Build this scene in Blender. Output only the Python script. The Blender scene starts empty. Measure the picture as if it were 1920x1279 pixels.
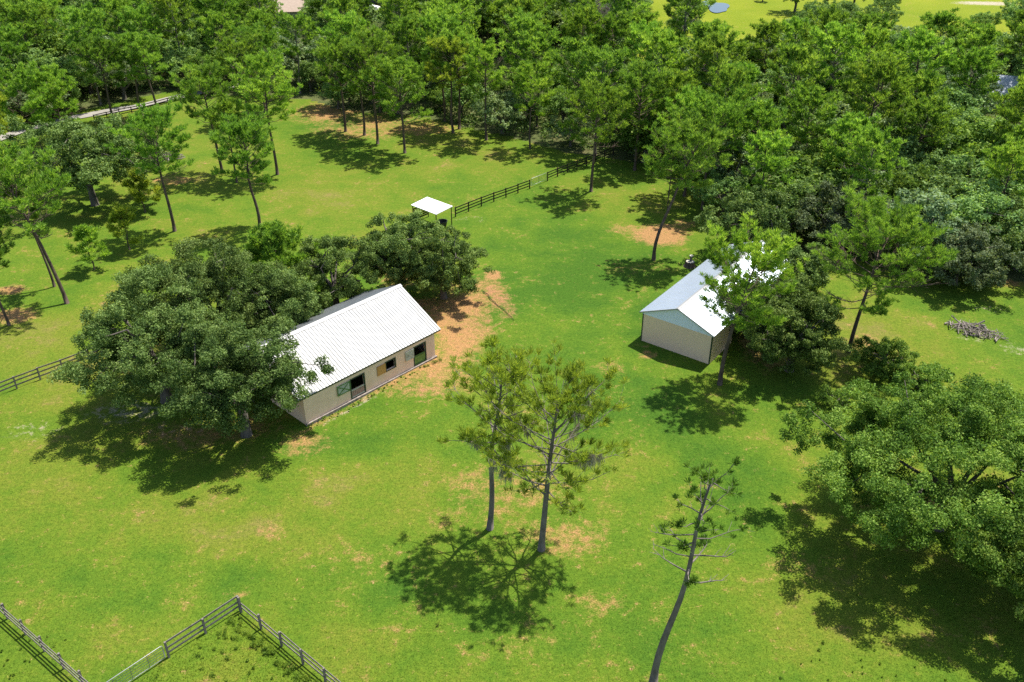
import bpy, math, random
import numpy as np
from mathutils import Vector

# ------------------------------------------------------------------ camera, sky, sun, exposure
scene = bpy.context.scene
col = scene.collection
FPX, HORIZON, CAMH = 1700.0, -380.0, 50.0
PITCH = math.atan((639.5 - HORIZON) / FPX)
cam = bpy.data.objects.new("camera", bpy.data.cameras.new("camera"))
cam.location = (0, 0, CAMH)
cam.rotation_euler = (math.pi / 2 - PITCH, 0, 0)
cam.data.sensor_width = 36
cam.data.lens = FPX / 1920 * 36
cam.data.clip_end = 6000
col.objects.link(cam)
scene.camera = cam

SUN_AZ, SUN_EL = math.radians(44), math.radians(65)
w = bpy.data.worlds.new("World")
scene.world = w
w.use_nodes = True
nt = w.node_tree
sky = nt.nodes.new("ShaderNodeTexSky")
sky.sky_type = 'NISHITA'
sky.sun_disc = False
sky.sun_elevation = SUN_EL
sky.sun_rotation = math.pi / 2 - SUN_AZ
bg = nt.nodes["Background"]
bg.inputs[1].default_value = 0.12
nt.links.new(sky.outputs[0], bg.inputs[0])
sun = bpy.data.objects.new("sun", bpy.data.lights.new("sun", 'SUN'))
sun.data.energy = 5.0
sun.data.angle = math.radians(0.55)
sun.data.color = (1.0, 0.955, 0.87)
sd = Vector((math.cos(SUN_EL) * math.cos(SUN_AZ), math.cos(SUN_EL) * math.sin(SUN_AZ), math.sin(SUN_EL)))
sun.rotation_euler = sd.to_track_quat('Z', 'Y').to_euler()
sun.location = (40, 40, 120)
col.objects.link(sun)
scene.view_settings.view_transform = 'Standard'
scene.view_settings.look = 'None'
scene.view_settings.exposure = 0.72
scene.view_settings.gamma = 1
scene.render.engine = 'CYCLES'
scene.cycles.max_bounces = 6
scene.cycles.transparent_max_bounces = 4
scene.cycles.use_denoising = False

# ------------------------------------------------------------------ helpers
cp, sp = math.cos(PITCH), math.sin(PITCH)

def P(u, v, z=0.0):
    """ground point (or point at height z) that the surveyed photo position stands for"""
    x, y = (u - 960) / FPX, (639.5 - v) / FPX
    d = np.array([x, cp + y * sp, -sp + y * cp])
    return np.array([0, 0, CAMH]) + d * ((z - CAMH) / d[2])

def proj(q):
    q = np.asarray(q, float) - np.array([0, 0, CAMH])
    dep = q[..., 1] * cp - q[..., 2] * sp
    return 960 + FPX * q[..., 0] / dep, 639.5 - FPX * (q[..., 1] * sp + q[..., 2] * cp) / dep, dep

def unit(a):
    a = np.asarray(a, float)
    return a / np.maximum(np.linalg.norm(a, axis=-1, keepdims=True), 1e-9)

class MB:
    """collects geometry as numpy blocks; build() links it as ONE mesh object"""
    def __init__(s):
        s.v, s.f, s.t, s.n = [], [], [], 0
    def add(s, V, F, tint=0.5):
        V = np.asarray(V, float).reshape(-1, 3)
        s.v.append(V)
        s.f.append(np.asarray(F, np.int64) + s.n)
        s.t.append(np.broadcast_to(np.asarray(tint, float), (len(V),)))
        s.n += len(V)
    def box(s, x0, x1, y0, y1, z0, z1, tint=0.5):
        V = [(x, y, z) for z in (z0, z1) for y in (y0, y1) for x in (x0, x1)]
        F = [(0, 2, 3, 1), (4, 5, 7, 6), (0, 1, 5, 4), (2, 6, 7, 3), (0, 4, 6, 2), (1, 3, 7, 5)]
        s.add(V, F, tint)
    def beam(s, a, b, wd, ht, tint=0.5, up=(0, 0, 1)):
        a, b = np.asarray(a, float), np.asarray(b, float)
        d = unit(b - a)
        side = unit(np.cross(d, up))
        u2 = np.cross(side, d)
        V = [p + sx * side * wd / 2 + sz * u2 * ht / 2 for p in (a, b) for sz in (-1, 1) for sx in (-1, 1)]
        F = [(0, 1, 3, 2), (4, 6, 7, 5), (0, 4, 5, 1), (2, 3, 7, 6), (0, 2, 6, 4), (1, 5, 7, 3)]
        s.add(V, F, tint)
    def tube(s, pts, rad, n=7, tint=0.5):
        pts = np.asarray(pts, float)
        rad = np.broadcast_to(np.asarray(rad, float), (len(pts),))
        T = unit(np.gradient(pts, axis=0))
        ref = np.array([0.31, 0.87, 0.2]) if abs(T[0][2]) > .7 else np.array([0, 0, 1.0])
        A = unit(np.cross(T, ref))
        B = np.cross(T, A)
        ang = np.linspace(0, 2 * np.pi, n, endpoint=False)
        V = pts[:, None] + rad[:, None, None] * (np.cos(ang)[None, :, None] * A[:, None] + np.sin(ang)[None, :, None] * B[:, None])
        m = len(pts)
        i = np.arange(m - 1)[:, None] * n
        j = np.arange(n)[None]
        k = (j + 1) % n
        F = np.stack([i + j, i + k, i + n + k, i + n + j], -1).reshape(-1, 4)
        s.add(V.reshape(-1, 3), F, tint)
        c0, c1 = s.n, s.n + 1
        for idx, base in ((0, 0), (m - 1, (m - 1) * n)):
            s.add([pts[idx]], np.zeros((0, 3)), tint)
            off = s.n - 1
            tri = np.stack([np.full(n, 0), base + np.arange(n), base + (np.arange(n) + 1) % n], -1)
            tri = tri + (off - len(V.reshape(-1, 3)) - (0 if idx == 0 else 1))
            tri[:, 0] = off
            s.f.append(tri)
    def mesh(s, name, mat, smooth=False):
        me = bpy.data.meshes.new(name)
        V = np.concatenate(s.v)
        loops = [f.reshape(-1) for f in s.f if f.size]
        sizes = np.concatenate([np.full(len(f), f.shape[1]) for f in s.f if f.size])
        L = np.concatenate(loops)
        me.vertices.add(len(V))
        me.vertices.foreach_set("co", V.astype(np.float32).reshape(-1))
        me.loops.add(len(L))
        me.loops.foreach_set("vertex_index", L.astype(np.int32))
        me.polygons.add(len(sizes))
        st = np.concatenate([[0], np.cumsum(sizes)[:-1]])
        me.polygons.foreach_set("loop_start", st.astype(np.int32))
        me.polygons.foreach_set("use_smooth", np.full(len(sizes), bool(smooth)))
        a = me.attributes.new("tint", 'FLOAT', 'POINT')
        a.data.foreach_set("value", np.concatenate(s.t).astype(np.float32))
        me.update(calc_edges=True)
        me.validate()
        me.materials.append(mat)
        return me
    def build(s, name, mat, parent=None, smooth=False, label=None):
        o = bpy.data.objects.new(name, s.mesh(name, mat, smooth))
        col.objects.link(o)
        if parent is not None:
            o.parent = parent
        if label:
            o["label"] = label
        return o

def link_mesh(name, me, parent):
    o = bpy.data.objects.new(name, me)
    col.objects.link(o)
    o.parent = parent
    return o

def thing(name, label, cat, loc=(0, 0, 0), rz=0.0, group=None):
    o = bpy.data.objects.new(name, None)
    o.empty_display_size = 0.3
    col.objects.link(o)
    o.location = tuple(float(c) for c in loc)
    o.rotation_euler = (0, 0, rz)
    o["label"] = label
    o["category"] = cat
    if group:
        o["group"] = group
    return o

def setting(o, kind):
    o["kind"] = kind
    return o

# ------------------------------------------------------------------ materials
def mat_new(name):
    m = bpy.data.materials.new(name)
    m.use_nodes = True
    n = m.node_tree
    return m, n, n.nodes["Principled BSDF"]

def node(n, typ, **kw):
    x = n.nodes.new(typ)
    for k, v in kw.items():
        setattr(x, k, v)
    return x

def noise(n, vec, scale, detail=4, rough=.6):
    x = node(n, "ShaderNodeTexNoise")
    x.inputs["Scale"].default_value = scale
    x.inputs["Detail"].default_value = detail
    x.inputs["Roughness"].default_value = rough
    n.links.new(vec, x.inputs["Vector"])
    return x.outputs["Fac"]

def ramp(n, fac, stops):
    x = node(n, "ShaderNodeValToRGB")
    el = x.color_ramp.elements
    while len(el) < len(stops):
        el.new(0.5)
    for e, (p, c) in zip(el, stops):
        e.position = p
        e.color = tuple(c) + (1,) if len(c) == 3 else c
    n.links.new(fac, x.inputs[0])
    return x.outputs[0]

def rng01(n, fac, a, b):
    x = node(n, "ShaderNodeMapRange")
    x.inputs[1].default_value, x.inputs[2].default_value = a, b
    n.links.new(fac, x.inputs[0])
    return x.outputs[0]

def mixc(n, fac, a, b, mode='MIX'):
    x = node(n, "ShaderNodeMix", data_type='RGBA', blend_type=mode)
    for sock, val in ((x.inputs[0], fac), (x.inputs[6], a), (x.inputs[7], b)):
        if isinstance(val, (int, float)):
            sock.default_value = val
        elif isinstance(val, tuple):
            sock.default_value = val + (1,)
        else:
            n.links.new(val, sock)
    return x.outputs[2]

def math_(n, op, a, b):
    x = node(n, "ShaderNodeMath", operation=op)
    for sock, val in ((x.inputs[0], a), (x.inputs[1], b)):
        if isinstance(val, (int, float)):
            sock.default_value = val
        else:
            n.links.new(val, sock)
    return x.outputs[0]

def attr(n, name):
    x = node(n, "ShaderNodeAttribute", attribute_name=name)
    return x.outputs["Fac"]

def leaf_mat(name, dark, mid, light, transl=.3, rough=.5, spec=.3, vary=.35, warm=(1.25, 1.1, .7), cool=(.75, .95, 1.05)):
    m, n, b = mat_new(name)
    c = ramp(n, attr(n, "tint"), [(0, dark), (.5, mid), (1, light)])
    oi = node(n, "ShaderNodeObjectInfo")
    r = oi.outputs["Random"]
    c = mixc(n, vary, c, mixc(n, 1.0, c, ramp(n, r, [(0, cool), (.5, (1, 1, 1)), (1, warm)]), 'MULTIPLY'))
    r2 = math_(n, 'FRACT', math_(n, 'MULTIPLY', r, 7.31), 0)
    c = mixc(n, 1.0, c, ramp(n, r2, [(0, (.8, .8, .8)), (1, (1.18, 1.18, 1.18))]), 'MULTIPLY')
    n.links.new(c, b.inputs["Base Color"])
    b.inputs["Roughness"].default_value = rough
    b.inputs["Specular IOR Level"].default_value = spec
    tr = node(n, "ShaderNodeBsdfTranslucent")
    n.links.new(mixc(n, 1.0, c, (1.3, 1.25, .6), 'MULTIPLY'), tr.inputs[0])
    mx = node(n, "ShaderNodeMixShader")
    mx.inputs[0].default_value = transl
    n.links.new(b.outputs[0], mx.inputs[1])
    n.links.new(tr.outputs[0], mx.inputs[2])
    n.links.new(mx.outputs[0], n.nodes["Material Output"].inputs[0])
    return m

def plain_mat(name, c, rough=.7, spec=.3, metal=0, var=.25, scale=3.0, c2=None, bump=0.0, stretch=(1, 1, 1)):
    m, n, b = mat_new(name)
    tc = node(n, "ShaderNodeTexCoord")
    mp = node(n, "ShaderNodeMapping")
    mp.inputs["Scale"].default_value = stretch
    n.links.new(tc.outputs["Object"], mp.inputs[0])
    f = noise(n, mp.outputs[0], scale, 6, .65)
    c2 = c2 or tuple(x * (1 - var * 1.6) for x in c)
    cc = ramp(n, f, [(.3, c2), (.7, c)])
    n.links.new(cc, b.inputs["Base Color"])
    b.inputs["Roughness"].default_value = rough
    b.inputs["Specular IOR Level"].default_value = spec
    b.inputs["Metallic"].default_value = metal
    if bump:
        bp = node(n, "ShaderNodeBump")
        bp.inputs["Strength"].default_value = bump
        bp.inputs["Distance"].default_value = .05
        n.links.new(f, bp.inputs["Height"])
        n.links.new(bp.outputs[0], b.inputs["Normal"])
    return m

M = {}
M['oak'] = leaf_mat("oak_leaves", (.034, .068, .016), (.122, .196, .048), (.27, .36, .11), .32, .6, .09, .5, (1.1, 1.06, .8), (.93, 1.0, .95))
M['wood_oak'] = leaf_mat("woodland_oak_leaves", (.060, .120, .032), (.190, .315, .085), (.36, .50, .165), .40, .6, .09, .6, (1.06, 1.05, .85), (.90, .98, 1.02))
M['wood_grey'] = leaf_mat("woodland_grey_leaves", (.070, .115, .052), (.190, .275, .120), (.36, .45, .22), .36, .6, .09, .4)
M['oak_bright'] = leaf_mat("young_oak_leaves", (.034, .078, .012), (.132, .238, .034), (.30, .41, .078), .36, .6, .09, .3)
M['oak_grey'] = leaf_mat("grey_oak_leaves", (.045, .070, .032), (.140, .190, .080), (.28, .33, .165), .30, .6, .09, .25)
M['pine'] = leaf_mat("pine_needles", (.050, .115, .018), (.190, .335, .046), (.38, .52, .095), .45, .6, .14, .5, (1.1, 1.04, .85), (.8, 1.05, 1.0))
M['pine_green'] = leaf_mat("fresh_pine_needles", (.055, .120, .020), (.175, .320, .048), (.34, .49, .09), .45, .6, .14, .15)
M['pine_olive'] = leaf_mat("olive_pine_needles", (.085, .135, .018), (.270, .365, .046), (.50, .56, .095), .45, .6, .14, .1)
M['pine_dark'] = leaf_mat("sparse_pine_needles", (.03, .075, .014), (.085, .17, .024), (.17, .27, .045), .35, .6, .14, .1)
M['vine'] = leaf_mat("vine_leaves", (.016, .04, .01), (.04, .08, .015), (.16, .20, .025), .25, .5, .2, .1)
M['dead'] = leaf_mat("dry_twigs", (.10, .085, .07), (.20, .175, .15), (.32, .28, .24), .1, .8, .1, .1)
M['moss'] = leaf_mat("hanging_moss", (.14, .14, .11), (.30, .29, .24), (.46, .45, .38), .25, .9, .05, .1)
M['brush'] = leaf_mat("understorey_leaves", (.045, .085, .018), (.12, .20, .04), (.24, .31, .08), .3, .55, .16, .1)
M['weed'] = leaf_mat("weed_leaves", (.07, .13, .016), (.13, .215, .022), (.22, .29, .035), .45, .6, .14, .1)
M['bark'] = plain_mat("pine_bark", (.17, .125, .095), .9, .1, 0, .45, 3.0, (.055, .04, .032), .8, (1, 1, .35))
M['bark_grey'] = plain_mat("grey_bark", (.24, .205, .175), .9, .1, 0, .4, 3.0, (.10, .085, .072), .8, (1, 1, .35))
M['bark_oak'] = plain_mat("oak_bark", (.17, .15, .125), .9, .1, 0, .4, 2.5, (.06, .052, .045), .8, (1, 1, .4))
M['roof'] = plain_mat("white_metal_roof", (.37, .37, .365), .5, .3, .15, .06, 1.2, (.27, .268, .26), 0, (1.0, .12, .12))
M['roof_white'] = plain_mat("bright_white_roof", (.84, .84, .83), .5, .3, 0, .06, .5, (.76, .76, .75))
M['roof_blue'] = plain_mat("pale_metal_roof", (.64, .70, .76), .38, .4, .65, .05, .4, (.56, .62, .68))
M['roof_off_glint'] = plain_mat('metal_roof_off_glint', (.42, .44, .46), .42, .4, .55, .15, .6)  # same metal as the front slope; its missing sun glint is toned in as grey
M['gable_metal'] = plain_mat("pale_blue_metal", (.84, .88, 1.0), .5, .3, 0, .06, .8)
M['stucco'] = plain_mat("tan_stucco", (.90, .645, .47), .9, .15, 0, .16, 1.0, (.77, .53, .37), .05)
M['stucco_b'] = plain_mat("beige_wall", (.90, .65, .46), .85, .15, 0, .10, .25, (.84, .60, .42))
M['green_paint'] = plain_mat("green_paint", (.10, .20, .055), .6, .3, 0, .3, 3)
M['green_bright'] = plain_mat("bright_green_boards", (.22, .36, .08), .65, .3, 0, .3, 3)
M['green_dark'] = plain_mat("dark_green_trim", (.05, .085, .05), .6, .3, 0, .3, 3)
M['white_paint'] = plain_mat("weathered_white_paint", (.52, .52, .42), .7, .3, 0, .25, 3)
M['pink_wood'] = plain_mat("faded_pink_boards", (.50, .31, .24), .8, .2, 0, .3, 4)
M['plywood'] = plain_mat("plywood", (.56, .30, .09), .75, .2, 0, .2, 3, None, 0, (1, 1, 4))
M['dark'] = plain_mat("dark_trim", (.055, .05, .04), .7, .2, 0, .3, 3)
M['interior'] = plain_mat("dark_interior", (.06, .05, .04), .9, .1, 0, .3, 3)
M['fence'] = plain_mat("dark_creosote_wood", (.055, .042, .032), .8, .25, 0, .4, 4, (.022, .017, .013))
M['fence_grey'] = plain_mat("weathered_fence_wood", (.27, .235, .21), .8, .25, 0, .4, 3, (.12, .10, .088))
M['steel'] = plain_mat("galvanised_tube", (.33, .34, .31), .4, .5, .25, .15, 5)
M['log_grey'] = plain_mat("weathered_log", (.36, .31, .27), .9, .1, 0, .5, 3, (.14, .115, .10), .4)
M['black_plastic'] = plain_mat("black_plastic", (.03, .03, .032), .45, .4, 0, .2, 4)
M['sand_road'] = plain_mat("pale_gravel", (.32, .30, .27), .95, .1, 0, .2, .6, (.24, .22, .19))
M['tan_roof'] = plain_mat("tan_shingle", (.46, .36, .29), .9, .1, 0, .12, 2)
M['grey_roof'] = plain_mat("blue_grey_shingle", (.42, .46, .52), .8, .2, 0, .15, 2)
M['house_wall'] = plain_mat("cream_wall", (.55, .50, .42), .85, .2, 0, .1, 1)
M['glass'] = plain_mat("window_glass", (.03, .04, .05), .1, .5, 0, .1, 1)
M['stone'] = plain_mat("pale_stone", (.6, .56, .46), .9, .1, 0, .2, 5)

def ground_colour(n):
    """one lawn colour function, by position on the ground, shared by the soil sheet and the grass blades"""
    g = node(n, "ShaderNodeNewGeometry")
    pos = g.outputs["Position"]
    flat = node(n, "ShaderNodeVectorMath", operation='MULTIPLY')
    flat.inputs[1].default_value = (1, 1, 0)
    n.links.new(pos, flat.inputs[0])
    v = flat.outputs[0]
    big = noise(n, v, .045, 3, .55)
    med = noise(n, v, .22, 5, .62)
    sml = noise(n, v, 1.3, 5, .7)
    fine = noise(n, v, 8.0, 4, .8)
    grain = noise(n, v, 3.2, 3, .7)
    lush, dirt, sand, rust, woods, olive, fair = (attr(n, k) for k in ("lush", "dirt", "sand", "rust", "woods", "olive", "fair"))
    a = math_(n, 'ADD', math_(n, 'MULTIPLY', big, .55), math_(n, 'MULTIPLY', med, .45))
    a = math_(n, 'SUBTRACT', a, math_(n, 'MULTIPLY', lush, .17))
    a = math_(n, 'ADD', a, math_(n, 'MULTIPLY', olive, .13))
    a = math_(n, 'ADD', a, math_(n, 'MULTIPLY', math_(n, 'SUBTRACT', sml, .5), .22))
    c = ramp(n, a, [(.32, (.048, .110, .011)), (.41, (.071, .136, .012)), (.50, (.098, .155, .014)),
                    (.59, (.132, .163, .019)), (.70, (.176, .156, .044))])
    c = mixc(n, math_(n, 'MULTIPLY', fair, .85), c, ramp(n, big, [(.35, (.155, .205, .010)), (.65, (.215, .240, .016))]))
    # dry straw flecks
    fl = rng01(n, math_(n, 'ADD', math_(n, 'MULTIPLY', sml, .6), math_(n, 'MULTIPLY', med, .4)), .565, .68)
    c = mixc(n, math_(n, 'MULTIPLY', fl, .28), c, (.24, .18, .07))
    # soil showing through
    df = rng01(n, math_(n, 'ADD', dirt, math_(n, 'MULTIPLY', math_(n, 'SUBTRACT', math_(n, 'ADD', math_(n, 'ADD', math_(n, 'MULTIPLY', sml, .55), math_(n, 'MULTIPLY', med, .4)), math_(n, 'MULTIPLY', fine, .3)), .625), 3.8)), .27, .92)
    soil = ramp(n, fine, [(.3, (.20, .095, .042)), (.5, (.35, .175, .08)), (.72, (.46, .27, .14))])
    c = mixc(n, math_(n, 'MULTIPLY', df, .85), c, soil)
    sf = rng01(n, math_(n, 'ADD', sand, math_(n, 'MULTIPLY', math_(n, 'SUBTRACT', math_(n, 'ADD', math_(n, 'MULTIPLY', sml, .7), math_(n, 'MULTIPLY', fine, .3)), .5), 3.2)), .40, 1.0)
    c = mixc(n, sf, c, ramp(n, fine, [(.3, (.27, .22, .17)), (.7, (.47, .41, .33))]))
    rf = rng01(n, math_(n, 'ADD', rust, math_(n, 'MULTIPLY', math_(n, 'SUBTRACT', math_(n, 'ADD', math_(n, 'MULTIPLY', sml, .6), math_(n, 'MULTIPLY', fine, .4)), .5), 4.2)), .35, 1.1)
    c = mixc(n, rf, c, ramp(n, fine, [(.32, (.12, .055, .03)), (.5, (.30, .15, .075)), (.7, (.42, .24, .13))]))
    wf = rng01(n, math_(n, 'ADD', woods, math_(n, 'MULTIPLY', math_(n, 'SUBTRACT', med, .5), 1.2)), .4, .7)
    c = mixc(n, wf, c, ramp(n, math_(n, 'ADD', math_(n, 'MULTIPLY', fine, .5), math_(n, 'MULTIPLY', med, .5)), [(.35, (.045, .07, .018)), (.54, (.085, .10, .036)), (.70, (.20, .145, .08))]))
    c = mixc(n, 1.0, c, ramp(n, fine, [(.30, (.55, .60, .52)), (.5, (1, 1, 1)), (.70, (1.42, 1.36, 1.25))]), 'MULTIPLY')
    c = mixc(n, 1.0, c, ramp(n, grain, [(.30, (.70, .76, .70)), (.5, (1, 1, 1)), (.70, (1.24, 1.18, 1.1))]), 'MULTIPLY')
    return c, fine, sml

m, n, b = mat_new("lawn")
c, fine, sml = ground_colour(n)
n.links.new(c, b.inputs["Base Color"])
b.inputs["Roughness"].default_value = .95
b.inputs["Specular IOR Level"].default_value = .08
bp = node(n, "ShaderNodeBump")
bp.inputs["Strength"].default_value = .4
bp.inputs["Distance"].default_value = .16
n.links.new(math_(n, 'ADD', fine, math_(n, 'MULTIPLY', sml, 1.5)), bp.inputs["Height"])
n.links.new(bp.outputs[0], b.inputs["Normal"])
M['ground'] = m
m, n, b = mat_new("grass_blades")
c, fine, sml = ground_colour(n)
c = mixc(n, 1.0, c, ramp(n, attr(n, "tint"), [(0, (.9, .92, .85)), (1, (1.65, 1.55, 1.4))]), 'MULTIPLY')
n.links.new(c, b.inputs["Base Color"])
b.inputs["Roughness"].default_value = .7
b.inputs["Specular IOR Level"].default_value = .15
tr = node(n, "ShaderNodeBsdfTranslucent")
n.links.new(c, tr.inputs[0])
mx = node(n, "ShaderNodeMixShader")
mx.inputs[0].default_value = .5
n.links.new(b.outputs[0], mx.inputs[1])
n.links.new(tr.outputs[0], mx.inputs[2])
n.links.new(mx.outputs[0], n.nodes["Material Output"].inputs[0])
M['grass'] = m

# ------------------------------------------------------------------ ground zones
def poly(pts):
    return np.array([P(u, v)[:2] for u, v in pts])

def inside(x, y, pg):
    x, y = np.asarray(x, float), np.asarray(y, float)
    r = np.zeros(x.shape, bool)
    j = len(pg) - 1
    for i in range(len(pg)):
        xi, yi = pg[i]; xj, yj = pg[j]
        with np.errstate(divide='ignore', invalid='ignore'):
            k = ((yi > y) != (yj > y)) & (x < (xj - xi) * (y - yi) / (yj - yi + 1e-12) + xi)
        r ^= k
        j = i
    return r

# near edge of the wood, left to right
EDGE = [(-260, 330), (-60, 268), (40, 236), (200, 196), (330, 168), (480, 178), (580, 186), (640, 205), (790, 218), (870, 238), (960, 256),
        (1060, 284), (1130, 293), (1200, 305), (1290, 312), (1345, 335), (1352, 400), (1385, 455), (1480, 480), (1560, 470), (1650, 500),
        (1740, 520), (1830, 515), (1920, 525), (2150, 540)]
_e = [P(u, v)[:2] for u, v in EDGE]
WOOD = np.array(_e + [np.array([420, 110]), np.array([420, 420]), np.array([-420, 420]), np.array([-420, 150])])
FAIRWAY = poly([(1195, 112), (1330, 104), (1480, 108), (1560, 125), (1700, 128), (1900, 124), (2150, 110), (2150, -60), (1190, -60)])

def ell(x, y, u, v, ru, rv):
    c = P(u, v)
    rx = abs(P(u + ru, v)[0] - c[0])
    ry = abs(P(u, v - rv)[1] - P(u, v + rv)[1]) / 2
    d = ((x - c[0]) / rx) ** 2 + ((y - c[1]) / ry) ** 2
    return np.clip(1.15 - d * .62, 0, 1)

DIRT = [(865, 590, 66, 58, .9), (838, 655, 76, 50, .78), (800, 705, 90, 38, .72), (905, 548, 42, 36, .6), (925, 512, 15, 9, 1), (1240, 438, 50, 19, 1.1), (1285, 418, 22, 9, .7),
        (1170, 428, 40, 8, .5), (825, 568, 75, 14, .9), (745, 520, 40, 18, .6), (620, 208, 70, 18, .8), (700, 236, 110, 22, .6), (805, 240, 60, 14, .5), (20, 540, 28, 10, .9), (30, 590, 45, 14, .7),
        (325, 338, 40, 8, .7), (1150, 690, 40, 18, .32), (1215, 662, 16, 8, .7), (960, 915, 120, 40, .42), (1050, 1000, 95, 40, .48), (1130, 1130, 60, 30, .36),
        (880, 925, 40, 40, .4), (510, 995, 32, 18, .34), (1500, 1050, 70, 30, .4), (1430, 655, 40, 30, .7), (400, 800, 150, 26, .45), (1780, 965, 60, 40, .8), (1890, 520, 60, 12, .7),
        (1620, 640, 30, 20, .4), (440, 1112, 30, 9, .6), (1040, 75, 30, 12, 1.3), (915, 85, 50, 18, 1.1), (560, 830, 60, 22, .6), (1180, 500, 60, 20, .2), (1400, 400, 60, 20, .4), (990, 960, 160, 90, .22),
        (1100, 1180, 220, 60, .15), (700, 1080, 120, 60, .15)]
SAND = [(245, 768, 80, 22, .5), (330, 800, 60, 16, .35), (60, 808, 60, 18, .36), (1830, 628, 40, 12, .42), (1905, 652, 30, 12, .45), (1850, 578, 36, 8, .3), (880, 408, 40, 7, .28), (690, 742, 20, 8, .4), (1850, 5, 60, 4, 1.0)]
RUST = [(925, 545, 16, 12, .8), (940, 562, 20, 16, .8), (955, 582, 14, 14, .7), (895, 600, 70, 30, .35), (800, 735, 40, 16, .4)]
LUSH = [(1060, 500, 160, 90, .9), (1000, 640, 120, 60, .55), (1150, 760, 140, 70, .8), (640, 838, 90, 40, .7), (1240, 560, 80, 120, .7), (330, 1080, 160, 70, .5), (250, 900, 120, 60, .3), (1380, 900, 90, 80, .6),
        (930, 1190, 160, 60, .5), (1250, 1150, 80, 120, .3), (760, 1130, 80, 50, .5), (1090, 330, 200, 40, .3), (1500, 760, 120, 50, .6)]
OLIVE = [(440, 1240, 130, 90, .35), (560, 360, 240, 60, .35), (420, 420, 120, 40, .5), (900, 330, 150, 40, .4), (60, 640, 90, 60, .9), (120, 700, 70, 40, .8), (60, 900, 120, 90, .7), (1660, 640, 160, 60, .7), (1850, 700, 120, 80, .6), (700, 900, 130, 80, .5),
         (1600, 1180, 160, 90, .5), (640, 1200, 90, 80, .6), (1300, 660, 60, 50, .6), (1100, 220, 120, 40, .3), (500, 1010, 150, 40, .5)]
BARN_A, BARN_B = P(575, 794), P(816.3, 667)

def zones(x, y):
    def acc(lst):
        r = np.zeros_like(x, dtype=float)
        for u, v, ru, rv, s in lst:
            r = np.maximum(r, ell(x, y, u, v, ru, rv) * s)
        return r
    z = dict(dirt=acc(DIRT), sand=acc(SAND), rust=acc(RUST), lush=acc(LUSH), olive=acc(OLIVE))
    # worn strip along the front wall of the stable
    d = (BARN_B - BARN_A)[:2]; L = np.linalg.norm(d); d = d / L; nn = np.array([d[1], -d[0]])
    al = (x - BARN_A[0]) * d[0] + (y - BARN_A[1]) * d[1]
    pe = (x - BARN_A[0]) * nn[0] + (y - BARN_A[1]) * nn[1]
    strip = np.clip(1.1 - np.abs(pe - .5) / .9, 0, 1) * ((al > -1) & (al < L + .3))
    z['dirt'] = np.maximum(z['dirt'], strip * .55)
    z['sand'] = np.maximum(z['sand'], np.clip(1 - np.abs(pe - .95) / .45, 0, 1) * ((al > 1) & (al < 9)) * .6)
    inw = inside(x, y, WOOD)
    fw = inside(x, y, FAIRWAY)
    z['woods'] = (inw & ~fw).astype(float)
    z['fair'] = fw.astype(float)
    z['lush'] = np.where(fw, .6, z['lush'])
    z['olive'] = np.where(fw, 0.0, z['olive'])
    z['dirt'] = np.where(fw, 0, z['dirt'])
    return z

def put_zones(me, x, y):
    for k, v in zones(x, y).items():
        a = me.attributes.new(k, 'FLOAT', 'POINT')
        a.data.foreach_set("value", v.astype(np.float32))

def relief(x, y):
    return .10 * np.sin(x * .11 + 1.3) * np.cos(y * .09) + .06 * np.sin(x * .31 + y * .23)

xs = np.concatenate([[-4000, -1500, -600], np.arange(-300, -70, 2.0), np.arange(-70, 70, .5), np.arange(70, 302, 2.0), [600, 1500, 4000]])
ys = np.concatenate([[-3000, -800, -200, -40, 0, 20], np.arange(30, 150, .5), np.arange(150, 420, 1.5), [500, 900, 2000, 5000]])
X, Y = np.meshgrid(xs, ys)
g = MB()
flatm = (np.abs(X) < 320) & (Y > 20) & (Y < 430)
ZG = np.where(flatm, relief(X, Y) - .16, -.1)
nx, ny = len(xs), len(ys)
I = (np.arange(ny - 1)[:, None] * nx + np.arange(nx - 1)[None]).reshape(-1)
g.add(np.stack([X, Y, ZG], -1).reshape(-1, 3), np.stack([I, I + 1, I + nx + 1, I + nx], -1))
ground = setting(g.build("ground", M['ground'], None, True), "structure")
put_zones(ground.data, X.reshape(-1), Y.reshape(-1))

# pale gravel road at the upper edge of the paddock
r = MB()
rp = [P(u, v) for u, v in ((-200, 318), (-60, 280), (40, 245), (130, 222), (200, 209), (270, 197), (335, 181), (400, 168), (470, 156))]
rl, rr = [], []
for i, q in enumerate(rp):
    a, b_ = rp[max(i - 1, 0)], rp[min(i + 1, len(rp) - 1)]
    t = unit((b_ - a)[:2]); nn = np.array([-t[1], t[0]])
    wv = 1.35 + .15 * math.sin(i * 2.1)
    rl.append([*(q[:2] + nn * wv), .02]); rr.append([*(q[:2] - nn * wv), .02])
V = [p_ for pr in zip(rl, rr) for p_ in pr]
r.add(V, [(2 * i, 2 * i + 1, 2 * i + 3, 2 * i + 2) for i in range(len(rp) - 1)])
road = setting(r.build("road", M['sand_road']), "structure")

# pond and its water beside the far lawn
pw = MB()
pc = P(1345, 12)
ang = np.linspace(0, 2 * np.pi, 40, endpoint=False)
rad = 1 + .18 * np.sin(3 * ang + 1) + .1 * np.sin(5 * ang)
V = np.stack([pc[0] - .5 + 3.4 * rad * np.cos(ang), pc[1] + 8 * rad * np.sin(ang), np.full(40, .03)], -1)
pw.add(V, [list(range(40))])
mw, nw, bw = mat_new("pond_water")
bw.inputs["Base Color"].default_value = (.05, .07, .07, 1)
bw.inputs["Roughness"].default_value = .04
M['water'] = mw
pond = setting(pw.build("pond_water", M['water']), "structure")

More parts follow.
